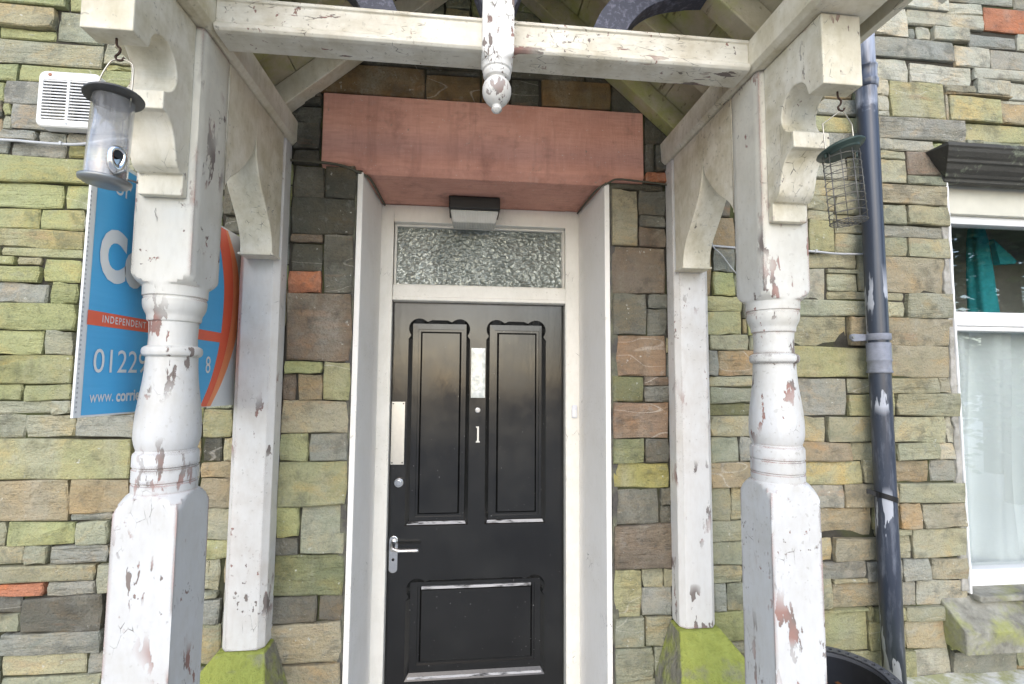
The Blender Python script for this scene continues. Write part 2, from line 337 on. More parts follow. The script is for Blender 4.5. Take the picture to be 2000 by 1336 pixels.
ROOMW = plain('room_plaster', (.34, .33, .30), .9, .1)
PVC = plain('white_pvc', (.84, .84, .83), .3, .45, 0, .03, 10)
HEADW = plain('window_head_paint', (.66, .64, .54), .5, .3, 0, .1, 12)
SIGNW = plain('sign_white', (.78, .78, .76), .45, .35, 0, .04, 20)
t = Mt('sign_blue', .42, .4); p = t.pos((1, 1, 90)); SIGNB = t.out(t.mix(t.noise(t.pos((1, 1, 14)), 6, 3), (.07, .40, .72), (.095, .45, .78)), None, t.bump(t.noise(p, 1.2, 1), .15, .003))
SIGNR = plain('sign_red', (.85, .15, .075), .42, .4, 0, .05); SIGNO = plain('sign_orange', (.92, .32, .14), .42, .4, 0, .05)
LAMPG = None
t = Mt('prismatic_lamp_glass', .12, .6); p = t.pos((1, 1, 1)); t.b.inputs['Transmission Weight'].default_value = .1
wv = t.n('ShaderNodeTexWave'); t.set(wv.inputs['Vector'], p); wv.inputs['Scale'].default_value = 45
LAMPG = t.out(t.mix(t.noise(p, 16, 3), (.58, .57, .52), (.80, .79, .74)), None, t.bump(wv.outputs['Fac'], .5, .004))
# wall stones measured on the house front: left, right, bottom, top in mm and a colour letter
STONES = """
2383,2613,3304,3396,u 2056,2383,3309,3370,u 1817,2055,3257,3343,l 2055,2231,3254,3308,l 2231,2604,3189,3303,r 1856,2228,3184,3254,l 1683,1856,3122,3253,l 2382,2595,3111,3185,l 1971,2145,3120,3183,l
1902,1971,3123,3182,l 2145,2382,3110,3169,u 1678,2072,3032,3120,u 2250,2588,3015,3110,u 2072,2249,3014,3109,l 1687,1859,2927,3031,l -1398,-1258,2950,3021,m -1728,-1398,2954,3016,m 2155,2582,2964,3014,l
1859,2155,2929,3014,l 2329,2577,2885,2964,l 2162,2329,2897,2961,l -1618,-1433,2876,2953,t -1433,-1276,2837,2950,g 2013,2162,2893,2929,p 1757,2011,2767,2927,n 1686,1757,2859,2925,l 2012,2328,2882,2893,p
2276,2572,2863,2882,l 2011,2027,2768,2881,p 2027,2276,2769,2880,n 458,612,2822,2877,k -1618,-1434,2837,2876,m -492,54,2833,2866,k 165,458,2823,2866,k 2276,2568,2772,2863,p 1683,1757,2793,2859,l
-1273,-1173,2766,2841,g -1728,-1273,2744,2837,g -156,50,2815,2833,k -626,-156,2713,2830,e 1413,1607,2754,2826,u 52,164,2713,2826,e 281,561,2713,2822,e 561,702,2713,2821,k 165,280,2713,2821,k
-156,52,2713,2814,e 1681,1756,2768,2793,l 2102,2560,2687,2769,n 1677,2101,2674,2767,u -1271,-1170,2744,2766,m 1403,1604,2681,2754,n -1540,-1168,2685,2744,m -624,-527,2689,2712,k 693,799,2589,2708,k
-626,-527,2660,2689,k -1349,-1163,2597,2685,g -1578,-1349,2597,2683,u 1407,1607,2590,2681,u 1758,1951,2625,2673,l 1684,1758,2619,2672,l -637,-527,2591,2660,k 1812,1995,2522,2625,b 1682,1812,2580,2619,t
-1548,-1343,2507,2597,u -1343,-1158,2507,2597,u -627,-527,2494,2591,k 1557,1617,2490,2590,t 693,735,2476,2589,d 735,784,2476,2589,d 1403,1557,2489,2588,l 1678,1809,2480,2580,t 1810,1995,2479,2522,g
-1578,-1461,2467,2506,u -1371,-1164,2466,2506,u -1461,-1371,2468,2505,u -624,-527,2437,2494,k 1392,1612,2412,2489,t 1680,1995,2394,2478,p 693,783,2432,2475,r -1548,-1371,2415,2467,u -1371,-1183,2421,2466,m
-507,-395,2315,2435,k -617,-507,2314,2435,d 555,769,2399,2431,k 901,1044,2307,2426,d -1291,-1142,2329,2421,g -1618,-1291,2325,2415,m 1483,1623,2342,2412,t 1355,1482,2351,2410,g 663,776,2302,2399,d
555,662,2177,2398,p 1802,1995,2309,2393,t 1690,1801,2307,2391,g -855,-786,2313,2378,d 1359,1481,2313,2351,t -1365,-1286,2237,2325,m -1668,-1365,2236,2324,m -619,-395,2180,2314,k -851,-772,2239,2313,d
1363,1480,2183,2313,n 1695,1995,2259,2307,u 898,1057,2182,2307,o 1480,1639,2263,2304,t 663,774,2255,2302,d 1480,1636,2183,2263,t 1808,1995,2177,2259,t 1681,1808,2178,2258,g 663,773,2178,2255,b
-848,-769,2176,2239,d -1439,-1298,2166,2236,m -1578,-1440,2165,2236,m 1579,1678,2028,2183,t 1328,1579,2118,2182,t 959,1054,2091,2182,u 895,958,1995,2181,o -502,-395,1968,2180,d -619,-502,2149,2179,b
555,771,1995,2177,b 1678,1995,2028,2176,p -1668,-1296,2101,2165,n -617,-503,2047,2148,k 1441,1579,2098,2118,t 1324,1440,1990,2117,l -1548,-1296,2069,2101,n 1441,1578,2028,2098,t 959,1051,1996,2091,m
-1728,-1499,2038,2069,m -1416,-1295,1984,2062,m -619,-504,1966,2046,r -1728,-1416,1979,2038,m 1440,1783,1994,2028,t 1784,1995,1926,2027,g 923,1082,1936,1995,n 693,777,1940,1995,d 555,693,1838,1994,d
1631,1783,1926,1994,t 1289,1631,1925,1990,g -1390,-1298,1911,1984,m -1578,-1390,1910,1979,u -620,-395,1726,1966,b 693,776,1838,1940,d 922,1080,1844,1936,n 1635,1995,1813,1925,p 1255,1524,1803,1924,t
1524,1635,1811,1924,o -1548,-1295,1820,1910,m 938,1103,1785,1844,t 1104,1142,1786,1843,g 555,773,1682,1837,v -1578,-1392,1738,1820,m -1391,-1300,1739,1820,g 1711,1995,1685,1813,p 1629,1710,1683,1811,t
1266,1629,1682,1803,n 974,1139,1686,1785,o 927,974,1686,1785,u -1668,-1297,1641,1738,m -620,-490,1682,1726,m -490,-395,1589,1726,n 935,1137,1644,1685,t 1916,1995,1622,1685,p 676,779,1645,1682,b
555,676,1586,1682,q -576,-490,1588,1682,o 1624,1916,1621,1682,t -629,-576,1589,1682,b 1509,1624,1620,1681,t 1269,1508,1531,1681,u 676,779,1586,1645,d 933,1136,1580,1643,g -1618,-1447,1586,1641,m
-1447,-1298,1586,1640,m 1710,1995,1532,1621,t 1508,1710,1532,1620,n -630,-395,1474,1588,p -1578,-1356,1543,1586,g -1356,-1292,1543,1586,g 555,773,1451,1585,v 932,1134,1534,1580,q -883,-780,1463,1557,n
-1668,-1431,1465,1543,g -1431,-1276,1466,1542,g -1276,-1089,1466,1541,u 931,1132,1455,1534,t 1701,1933,1426,1532,t 1933,1995,1425,1532,l 1411,1701,1431,1531,t 1287,1411,1432,1531,t -527,-395,1381,1474,u
-630,-527,1380,1473,n -1578,-1097,1328,1464,n -878,-812,1381,1463,k -812,-769,1381,1462,t 929,1049,1360,1455,g 1049,1129,1361,1454,u 676,775,1360,1451,d 555,676,1360,1451,q 1284,1514,1358,1431,o
1514,1703,1359,1431,t 1703,1897,1358,1426,t 1898,1995,1356,1425,l -881,-772,1328,1381,o -629,-395,1228,1380,n 926,1126,1266,1360,o 555,776,1268,1360,y 1294,1558,1270,1358,n 1558,1700,1272,1358,t
1700,1852,1270,1358,o 1853,1995,1271,1356,u -881,-769,1223,1328,o -1278,-1096,1221,1328,o -1548,-1278,1197,1328,o 1704,1995,1191,1270,t 1472,1704,1182,1270,p 1333,1472,1182,1268,u 555,735,1137,1268,d
736,786,1203,1268,d 924,1014,1144,1266,t 1014,1069,1144,1266,t -548,-395,1066,1228,g -633,-549,1122,1228,m -872,-764,1120,1223,t -1278,-1146,1194,1221,u 735,785,1137,1202,d -1578,-1461,1121,1197,g
-1461,-1253,1120,1194,m -1253,-1149,1117,1193,g 1704,1802,1094,1191,o 1802,1995,1095,1190,p 1351,1593,1068,1182,p 1593,1704,1093,1181,n 921,1066,1066,1143,g 555,782,978,1137,b -633,-549,1064,1122,d
-868,-760,1059,1120,m -1728,-1403,1060,1119,g -1403,-1326,1060,1119,g -1326,-1148,1059,1117,u 1758,1995,980,1094,t 1601,1758,1068,1093,t 1626,1757,981,1068,t 1347,1422,981,1068,t 1422,1626,980,1067,p
920,1064,981,1066,g -634,-395,929,1064,q -1728,-1182,1004,1059,t -874,-801,956,1059,g -1181,-1102,961,1057,g -1468,-1329,963,1004,r -1329,-1181,959,1003,u 918,1047,918,981,t 1047,1098,915,980,g
1707,1829,895,980,u 1344,1553,919,980,u 1553,1706,899,979,u 1829,1995,896,979,p 743,785,912,977,t 555,660,808,977,n 661,743,913,977,t -1668,-1396,909,963,d -1396,-1152,848,959,d
-870,-802,932,956,g -868,-790,850,932,u -634,-480,842,929,d -480,-395,843,929,d 1340,1408,810,919,t 1409,1552,899,919,t 934,989,814,918,u 989,1095,814,915,g 660,783,808,912,u
-1578,-1397,850,909,g 1409,1702,808,899,p 1702,1769,802,895,u 1769,1995,799,895,l -862,-788,713,850,g -1455,-1149,780,848,u -634,-395,707,842,p 931,1092,706,813,m 555,670,705,808,g
1338,1553,794,808,n 670,781,704,807,g 1554,1581,749,807,n 1581,1709,749,802,n 1709,1877,746,799,t 1335,1554,648,794,n -1450,-1195,713,779,t -1195,-1111,711,778,u 1555,1709,647,748,n
1709,1883,642,745,p -856,-766,617,712,g -1445,-1144,645,711,g -637,-395,587,706,p 929,1090,656,706,g 555,702,592,704,g 702,780,594,703,g 1328,1629,489,647,n 1629,1743,477,642,n
1743,1902,505,641,l 1902,2178,501,625,u 555,778,509,592,g
"""

# ------------------------------------------------------------------ ground
YW = 1.735
t = Mt('gravel_ground', .9, .2); p = t.pos(); n1 = t.vor(p, 38); n2 = t.noise(p, 2, 5)
GRAV = t.out(t.mix(n2, t.mix(n1, (.26, .25, .235), (.52, .50, .47)), t.mix(n1, (.32, .31, .29), (.58, .56, .53))), None, t.bump(n1, .8, .015))
g = MB().add([(-120, -120, 0), (120, -120, 0), (120, 120, 0), (-120, 120, 0)], [(0, 1, 2, 3)]).build('ground', GRAV); g['kind'] = 'structure'

t = Mt('sill_stone', .85, .2); p = t.pos(); n1 = t.noise(p, 9, 6, .65); n2 = t.noise(p, 45, 5, .65)
c = t.mix(t.step(n1, .38, .62), t.mix(n2, (.10, .095, .08), (.24, .23, .19)), t.mix(n2, (.28, .275, .22), (.42, .41, .36))); c = t.mix(t.step(t.noise(p, 6, 4, .65), .50, .66), c, t.mix(n2, (.22, .235, .08), (.38, .39, .16)))
SILL = t.out(c, None, t.bump(t.math('ADD', n1, t.math('MULTIPLY', n2, .5)), .9, .012))
# ------------------------------------------------------------------ the house
house = empty('stone_house', (0.5, 2.0, 0), 'green grey slate stone house front with black door and white window', 'house')
XL0, XL1, XR0, XR1, ZS = -.372, -.357, .531, .508, 2.42       # door reveal: left wall edge / at frame, right, soffit
WX0, WZ0, WZ1 = 1.998, .86, 2.545
core = MB(); cy0, cy1 = YW+.009, 2.34
core.box(-6, XL0-.006, cy0, cy1, 0, 2.43); core.box(XR0+.006, WX0, cy0, cy1, 0, 2.43); core.box(-6, WX0, cy0, cy1, 2.7125, 5.2)
core.box(-6, -.52, cy0, cy1, 2.43, 2.7125); core.box(.686, WX0, cy0, cy1, 2.43, 2.7125)
core.box(WX0, 3.3, cy0, cy1, 0, WZ0-.02); core.box(WX0, 3.3, cy0, cy1, WZ1+.03, 5.2); core.box(3.3, 7, cy0, cy1, 0, 5.2)
core.build('wall_core', MORTAR, house)
# rooms behind
rm = MB(); rm.box(-6, 1.6, 2.345, 5.5, 0, 2.9); rm.build('hall_interior', ROOMW, house)
rm = MB(); rm.box(1.61, 6.9, 2.345, 5.5, 0, 2.9); rm.build('room_interior', ROOMW, house)

PAL = dict(m=((.335, .345, .175), .72), n=((.36, .345, .20), .48), g=((.32, .32, .235), .36), u=((.295, .292, .255), .20), t=((.35, .335, .235), .30), l=((.41, .40, .335), .14),
           o=((.34, .275, .18), .20), p=((.335, .30, .215), .26), d=((.145, .138, .115), .18), k=((.10, .096, .078), .20), b=((.195, .155, .12), .14), e=((.20, .14, .075), .10),
           v=((.27, .195, .14), .14), q=((.18, .185, .105), .55), y=((.34, .31, .125), .40), r=((.42, .175, .10), .02))
def stone_geo(x0, x1, z0, z1, y, rnd, flat=1.0):
    g = rnd.uniform(.0008, .0028); x0 += g; x1 -= g; g = rnd.uniform(.0006, .0022); z0 += g; z1 -= g
    w_, h_ = x1-x0, z1-z0; j = min(.0038, .07*min(w_, h_)); c = min(.0042, .12*min(w_, h_)); J = lambda: rnd.uniform(-j, j)*.8
    def cc(): return c*rnd.uniform(.3, 1.5)
    o = [(x0+cc(), z0+J()*.4), (x0+w_*rnd.uniform(.3, .45), z0+J()), (x0+w_*rnd.uniform(.6, .75), z0+J()), (x1-cc(), z0+J()*.4), (x1+J()*.7, z0+h_*rnd.uniform(.35, .65)),
         (x1-cc(), z1+J()*.4), (x0+w_*rnd.uniform(.6, .75), z1+J()), (x0+w_*rnd.uniform(.28, .45), z1+J()), (x0+cc(), z1+J()*.4), (x0+J()*.7, z0+h_*rnd.uniform(.35, .65))]
    cx, cz = (x0+x1)/2, (z0+z1)/2; ins = min(.0045, .10*min(w_, h_))*rnd.uniform(.6, 1.3); tx, tz = rnd.uniform(-.05, .05), rnd.uniform(-.09, .09); bulge = rnd.uniform(-.002, .005); rough_ = rnd.choice([.0012, .002, .003, .0042]); sk = [rnd.uniform(-1, 1)*min(.0035, .05*h_) for _ in range(2)]
    o = [(a, b_+(sk[0] if b_ < (z0+z1)/2 else sk[1])*(a-(x0+x1)/2)/w_*2) for a, b_ in o]
    back = [(a, YW+.03, b) for a, b in o]
    def dy(a, b): return (a-cx)*tx*.25+(b-cz)*tz
    mid = [(a, y+.0035+dy(a, b)+rnd.uniform(-.002, .002), b) for a, b in o]
    fr = []
    for a, b in o:
        da = (cx-a); db = (cz-b); a2 = a+max(-ins, min(ins, da)); b2 = b+max(-ins, min(ins, db)); fr.append((a2, y+dy(a2, b2)+rnd.uniform(-1, 1)*rough_*flat, b2))
    n = 10; vs = back+mid+fr+[(cx, y-bulge, cz)]
    fs = [(i, (i+1) % n, n+(i+1) % n, n+i) for i in range(n)]+[(n+i, n+(i+1) % n, 2*n+(i+1) % n, 2*n+i) for i in range(n)]+[(2*n+i, 2*n+(i+1) % n, 3*n) for i in range(n)]
    return vs, fs
rs = random.Random(3); placed = []
for item in STONES.split():
    a = item.split(','); x0, x1, z0, z1 = [int(v)/1000 for v in a[:4]]; placed.append((x0, x1, z0, z1))
    vs, fs = stone_geo(x0, x1, z0, z1, YW-rs.uniform(-.005, .015), rs)
    cx, cz = (x0+x1)/2, (z0+z1)/2
    me = bpy.data.meshes.new('stone'); me.from_pydata([(p[0]-cx, p[1]-YW, p[2]-cz) for p in vs], [], fs); me.materials.append(STONE)
    o = bpy.data.objects.new('stone', me); col.objects.link(o); o.location = (cx, YW, cz); par(o, house)
    c, ms = PAL[a[4]]; b = rs.uniform(.88, 1.12); hu = rs.uniform(-.03, .03)
    if z1 > 2.7 and x0 > 1.6 and a[4] == 'l': b *= 1.1
    o.color = (c[0]*b*(1+hu), c[1]*b, c[2]*b*(1-hu), max(0, min(1, ms*rs.uniform(.5, 1.4))))
# the rest of the wall, hidden by the porch or beyond the picture: one mass
cs = .01; fx0, fx1, fz0, fz1 = -4.4, 5.6, 0., 4.7
nx, nz = int((fx1-fx0)/cs), int((fz1-fz0)/cs); occ = np.zeros((nz, nx), bool)
for q in placed+[(XL0-.02, XR0+.02, -1, 2.425), (-.527, .693, 2.43, 2.715), (WX0, 3.3, WZ0-.02, 2.62)]:
    i0, i1, j0, j1 = (int(math.floor((q[0]-fx0)/cs+.3)), int(math.ceil((q[1]-fx0)/cs-.3)), int(math.floor((q[2]-fz0)/cs+.3)), int(math.ceil((q[3]-fz0)/cs-.3)))
    occ[max(0, j0):max(0, j1), max(0, i0):max(0, i1)] = True
fm = MB(); rf = random.Random(9)
for j in range(nz):
    i = 0
    while i < nx:
        if occ[j, i]: i += 1; continue
        w_ = 0; W = rf.choice([12, 18, 25, 32, 40, 48])
        while i+w_ < nx and w_ < W and not occ[j, i+w_]: w_ += 1
        h_ = 1; H = rf.choice([5, 6, 7, 8, 9, 11, 13])
        while j+h_ < nz and h_ < H and not occ[j+h_, i:i+w_].any(): h_ += 1
        occ[j:j+h_, i:i+w_] = True
        if w_ >= 2 and h_ >= 2: fm.add(*stone_geo(fx0+i*cs, fx0+(i+w_)*cs, fz0+j*cs, fz0+(j+h_)*cs, YW-rf.uniform(-.004, .008), rf))
        i += w_
fo = fm.build('stonework', STONEF, house, recalc=False); fo['kind'] = 'stuff'

# painted lintel, reveals, margins
ln = MB(); ch = .03
ln.prism([(YW-.006, ZS+ch), (YW-.006, 2.711), (2.2, 2.711), (2.2, ZS), (YW+.02, ZS)], 'X', -.522, .688); ln.build('lintel', LINTEL, house, .004)
def reveal(xw, xf, s):
    m = MB(); m.add([(xw, YW-.004, 0), (xf, 2.05, 0), (xf, 2.05, ZS-.001), (xw, YW-.004, ZS-.001), (xw+s*.02, YW-.004, 0), (xw+s*.02, 2.05, 0), (xw+s*.02, 2.05, ZS-.001), (xw+s*.02, YW-.004, ZS-.001)],
                    [(0, 1, 2, 3), (4, 7, 6, 5), (0, 3, 7, 4), (1, 5, 6, 2), (3, 2, 6, 7), (0, 4, 5, 1)]); m.build('reveal', REVEAL, house, .003)
reveal(XL0, XL1, -1); reveal(XR0, XR1, 1)
def ragged_strip(name, x0, x1, z0, z1, y, mat, seed, jl=.006, jr=.002):
    rr = random.Random(seed); m = MB(); n = int((z1-z0)/.035); a = []; b = []
    for k in range(n+1):
        z = z0+(z1-z0)*k/n; a.append((x0+rr.uniform(-jl, jl), z)); b.append((x1+rr.uniform(-jr, jr), z))
    ring = a+b[::-1]; m.prism(ring, 'Y', y, YW+.03); return m.build(name, mat, house, .003)
ragged_strip('mortar_margin', XL0-.044, XL0-.0215, 0, 2.415, YW-.001, MARGIN, 1, .007); ragged_strip('mortar_margin', XR0+.0215, XR0+.044, 0, 2.415, YW-.001, MARGIN, 2, .002, .007)
ragged_strip('mortar_margin', WX0-.034, WX0-.008, WZ0-.01, 2.50, YW-.004, PALEM, 3, .009, .002)
ragged_strip('plaster_edge', WX0-.0075, WX0+.001, WZ0-.02, 2.535, YW-.010, PVC, 4, .0015, .0015)

# ------------------------------------------------------------------ door frame, fanlight, door
FY = 2.052
fr = MB(); fr.prism([(XL1-.02, 0), (-.306, 0), (-.306, ZS-.002), (XL1-.02, ZS-.002)], 'Y', FY, 2.2); fr.prism([(.451, 0), (XR1+.02, 0), (XR1+.02, ZS-.002), (.451, ZS-.002)], 'Y', FY, 2.2)
fr.box(-.306, .451, FY, 2.2, 2.343, ZS-.002); fr.box(-.306, .451, FY+.006, 2.2, 2.005, 2.069)
fr.box(-.306, .451, FY+.001, FY+.02, 2.001, 2.018); fr.box(-.306, .451, FY+.018, 2.16, 1.999, 2.006)
frame = fr.build('door_frame', FRAMEW, house, .005, 3)
bd = MB()
for (a, b, c_, d) in ((-.306, -.297, 2.069, 2.343), (.442, .451, 2.069, 2.343), (-.297, .442, 2.334, 2.343), (-.297, .442, 2.069, 2.077)): bd.box(a, b, 2.085, 2.105, c_, d)
bd.build('glazing_bead', FRAMEW, frame, .002)
MB().box(-.306, .451, 2.106, 2.112, 2.069, 2.343).build('obscured_pane', OBSG, frame)

DY = 2.10
def panel_outline(L, Rr, B, T):
    ez, ex, er = T-.038, .0455, .0445; pts = [(L, B), (Rr, B)]
    right = [(Rr, T-.084), (Rr-.010, T-.070)]
    cxr = Rr-ex
    right += [(cxr+er*math.cos(R(a)), ez+er*math.sin(R(a))) for a in range(-38, 125, 12)]
    right += [(Rr-.082, T-.008), (Rr-.100, T)]
    left = [(L+Rr-a, b) for a, b in right[::-1]]
    return pts+right+left
door_z0, door_z1 = .012, 1.998
holes = [(panel_outline(-.238, .030, 1.040, 1.922), (-.221, .013, 1.056, 1.907), (-.183, -.012, 1.085, 1.869)),
         (panel_outline(.101, .369, 1.040, 1.922), (.118, .352, 1.056, 1.907), (.155, .326, 1.085, 1.869)),
         (panel_outline(-.226, .366, .408, .816), (-.209, .349, .432, .800), (-.165, .310, .475, .770))]
outer = [(-.304, door_z0), (.449, door_z0), (.449, door_z1), (-.304, door_z1)]
loops = [outer]+[h[0] for h in holes]
tris = tessellate_polygon([[Vector((x, z, 0)) for x, z in l] for l in loops]); flat = [p for l in loops for p in l]
dm = MB(); dm.add([(x, DY, z) for x, z in flat], [tuple(tr) for tr in tris])
n = 4; dm.add([(x, y, z) for y in (DY, DY+.045) for x, z in outer], [(i, (i+1) % n, n+(i+1) % n, n+i) for i in range(n)]+[(4, 5, 6, 7)])
for ol, (a, b, c_, d), f in holes:
    inner = [(max(a, min(b, x)), max(c_, min(d, z))) for x, z in ol]; n = len(ol)
    dm.add([(x, DY, z) for x, z in ol]+[(x, DY+.017, z) for x, z in inner], [(i, (i+1) % n, n+(i+1) % n, n+i) for i in range(n)])
door = dm.build('door', BLACKD, house)
tag(door, 'black painted panelled front door with pale lines along the panel edges')
for ol, (a, b, c_, d), (e, f, g_, h) in holes:
    m = MB(); R4 = lambda x0, x1, z0, z1, y: [(x0, y, z0), (x1, y, z0), (x1, y, z1), (x0, y, z1)]
    k = .014
    rr = [R4(a-.003, b+.003, c_-.003, d+.003, DY+.017), R4(e-k, f+k, g_-k, h+k, DY+.0165), R4(e-k, f+k, g_-k, h+k, DY+.024), R4(e-.004, f+.004, g_-.004, h+.004, DY+.024), R4(e+.004, f-.004, g_+.004, h-.004, DY+.013)]
    m.rings(rr, cap=False, smooth=False); m.add(rr[-1], [(0, 1, 2, 3)]); m.build('panel', BLACKD, door)
t = Mt('pale_strip', .4, .4); wn = t.noise(t.pos((.25, 1, 1)), 60, 5, .65)
PALE_STRIP = t.out(t.mix(t.step(wn, .38, .52), (.02, .02, .02), (.46, .46, .47)), None, t.bump(wn, .4, .002))
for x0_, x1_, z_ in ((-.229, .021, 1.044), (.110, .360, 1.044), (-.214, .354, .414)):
    MB().add([(x0_, DY+.0025, z_), (x1_, DY+.0025, z_), (x1_-.004, DY+.0125, z_+.010), (x0_+.004, DY+.0125, z_+.010)], [(0, 1, 2, 3)]).build('pale_strip', PALE_STRIP, door, recalc=False)
MB().box(-.163, .308, DY+.0125, DY+.0235, .771, .782).build('pale_strip', PALE_STRIP, door, .002)
m = MB(); gx0, gx1, gz0, gz1 = .036, .098, 1.583, 1.801
m.rings([R4(gx0, gx1, gz0, gz1, DY+.001), R4(gx0, gx1, gz0, gz1, DY-.003), R4(gx0+.016, gx1-.014, gz0+.024, gz1-.024, DY-.007)], cap=True, smooth=False); m.build('glass_pane', OBS2, door)
MB().lathe([(0, .013), (.004, .013), (.006, .009)], (.067, DY, 1.529), 20, True, (0, -1, 0)).lathe([(.006, .005), (.008, .004)], (.067, DY, 1.529), 12, True, (0, -1, 0)).build('peephole', CHROME, door)
nm = MB()
nm.prism([(.060, 1.389), (.078, 1.389), (.078, 1.393), (.0735, 1.397), (.0735, 1.458), (.060, 1.458), (.060, 1.4535), (.065, 1.451), (.065, 1.397), (.060, 1.393)], 'Y', DY-.005, DY+.001); nm.build('house_number', SILVERP, door, .001)
pp = MB().box(-.303, -.246, DY-.0025, DY+.001, 1.298, 1.565).build('push_plate', STEEL, door, .0008)
for x in (-.296, -.253):
    for z in (1.306, 1.557): MB().lathe([(0, .0035), (.0012, .003)], (x, DY-.0025, z), 10, True, (0, -1, 0)).build('screw', DKMET, pp)
lk = MB().lathe([(0, .021), (.006, .021), (.010, .017)], (-.265, DY, 1.223), 24, True, (0, -1, 0)).lathe([(.010, .0125), (.012, .0125), (.013, .010)], (-.265, DY, 1.223), 20, True, (0, -1, 0)).build('lock_cylinder', CHROME, door)
hp = MB(); pl = []
for a in range(0, 181, 20): pl.append((-.281+.0185*math.cos(R(a)), .984+.018*math.sin(R(a))))
for a in range(180, 361, 20): pl.append((-.281+.0185*math.cos(R(a)), .866+.016*math.sin(R(a))))
hp.prism(pl, 'Y', DY-.005, DY+.001); handle = hp.build('handle', CHROME, door, .002)
MB().tube(spline([(-.281, DY-.004, .978), (-.281, DY-.030, .972), (-.276, DY-.047, .962), (-.250, DY-.052, .957), (-.215, DY-.053, .957), (-.172, DY-.052, .956)], 5), [.011]*6+[.0105]*5+[.0085]*5+[.0075]*10, 10).build('lever', CHROME, handle)
MB().lathe([(0, .006), (.001, .006)], (-.281, DY-.005, .905), 12, True, (0, -1, 0)).build('keyhole', BLACKP, handle)

# ------------------------------------------------------------------ window
WY = 1.800
wf = MB()
wf.box(WX0, 3.3, WY-.02, WY+.06, 2.385, 2.545)
win = wf.build('window', HEADW, house, .003); win['label'] = 'white framed window with cream painted head board'
m = MB(); m.box(WX0, WX0+.055, WY, WY+.06, .82, 2.385); m.box(3.245, 3.3, WY, WY+.06, .82, 2.385)
m.box(WX0+.055, 3.245, WY-.012, WY+.06, 1.905, 1.965); m.box(WX0+.055, 3.245, WY-.004, WY+.05, 1.885, 1.905)
m.box(WX0+.055, 3.245, WY-.012, WY+.06, .82, .905); m.box(WX0+.055, 3.245, WY+.002, WY+.05, 2.35, 2.385)
m.build('frame', PVC, win, .004)
MB().box(WX0+.055, 3.245, WY+.028, WY+.032, 1.965, 2.35).build('pane', GLASS, win); MB().box(WX0+.055, 3.245, WY+.028, WY+.032, .905, 1.885).build('pane', GLASS, win)
# moulded dripstone over the window
prof = [(0, 2.622), (.100, 2.622), (.103, 2.606), (.098, 2.600), (.094, 2.588), (.080, 2.572), (.072, 2.566), (.070, 2.556), (.060, 2.552), (.050, 2.535), (.034, 2.522), (.028, 2.512), (.018, 2.508), (.016, 2.496), (0, 2.496)]
rings = []
for xe, sgn in ((1.90, 1), (3.42, -1)):
    rings.append([(xe+sgn*(.103-(d if d else (.1 if z > 2.6 else .016)))*.85, YW-d-(.001 if d else -.02), z) for d, z in prof])
MB().rings(rings, True, False).build('dripstone', SLATE, house, .002)
# stone sill
sl = MB(); n = 6
sl.prism([(YW-.085, .735), (YW-.085, .655), (YW+.02, .655), (YW+.02, .842), (YW-.0, .815), (YW-.08, .745)], 'X', 1.875, 3.42)
sl.build('window_sill', SILL, house, .006)
MB().box(WX0+.005, 3.29, YW-.035, WY-.003, .818, .842).build('sill_slab', SILL, win, .006)

# ------------------------------------------------------------------ things in the room
cur = MB(); nfold = 150; rc = random.Random(4)
for lay in range(1):
    top = []; rows = []
    for zi in range(9):
        z = 1.895-zi*(1.895-.62)/8; r_ = []
        for k in range(nfold):
            u = k/(nfold-1); x = WX0+.02+u*1.3; ph = u*38+zi*.10*math.sin(u*9)+.06*zi
            r_.append((x+.012*math.sin(zi*.7+u*7), WY+.105+.032*math.sin(ph)+.012*math.sin(ph*2.3+1)+.006*math.sin(zi+u*30), z))
        rows.append(r_)
    cur.rings(rows, cap=False, smooth=True, closed=False)
c_o = cur.build('net_curtain', CURT, None, recalc=False); tag(c_o, 'white gathered net curtain behind the lower window pane', 'curtain')
m = MB(); cxp, cyp = 2.60, 2.12
prof = [(1.15, .07), (1.5, .066), (1.8, .062), (2.0, .058), (2.2, .050), (2.38, .040), (2.45, .03), (2.49, .006)]
rings = []
for z, r_ in prof: rings.append([(cxp+r_*(1+.22*math.sin(5*a+z*3))*math.cos(a)+.015*(2.3-z), cyp+r_*.8*(1+.22*math.sin(5*a+z*3))*math.sin(a), z) for a in [k*2*math.pi/30 for k in range(30)]])
m.rings(rings); m.add([(cxp+.03, cyp-.05, 2.38), (cxp+.14, cyp-.06, 2.27), (cxp+.13, cyp-.06, 2.255), (cxp+.04, cyp-.065, 2.25), (cxp+.03, cyp-.03, 2.38), (cxp+.14, cyp-.045, 2.27), (cxp+.13, cyp-.045, 2.255), (cxp+.04, cyp-.035, 2.25)], [(0, 1, 2, 3), (7, 6, 5, 4), (0, 4, 5, 1), (1, 5, 6, 2), (2, 6, 7, 3), (3, 7, 4, 0)])
tf = m.build('teal_shape', TEAL); tag(tf, 'narrow upright teal shape behind the upper window pane', 'cloth')

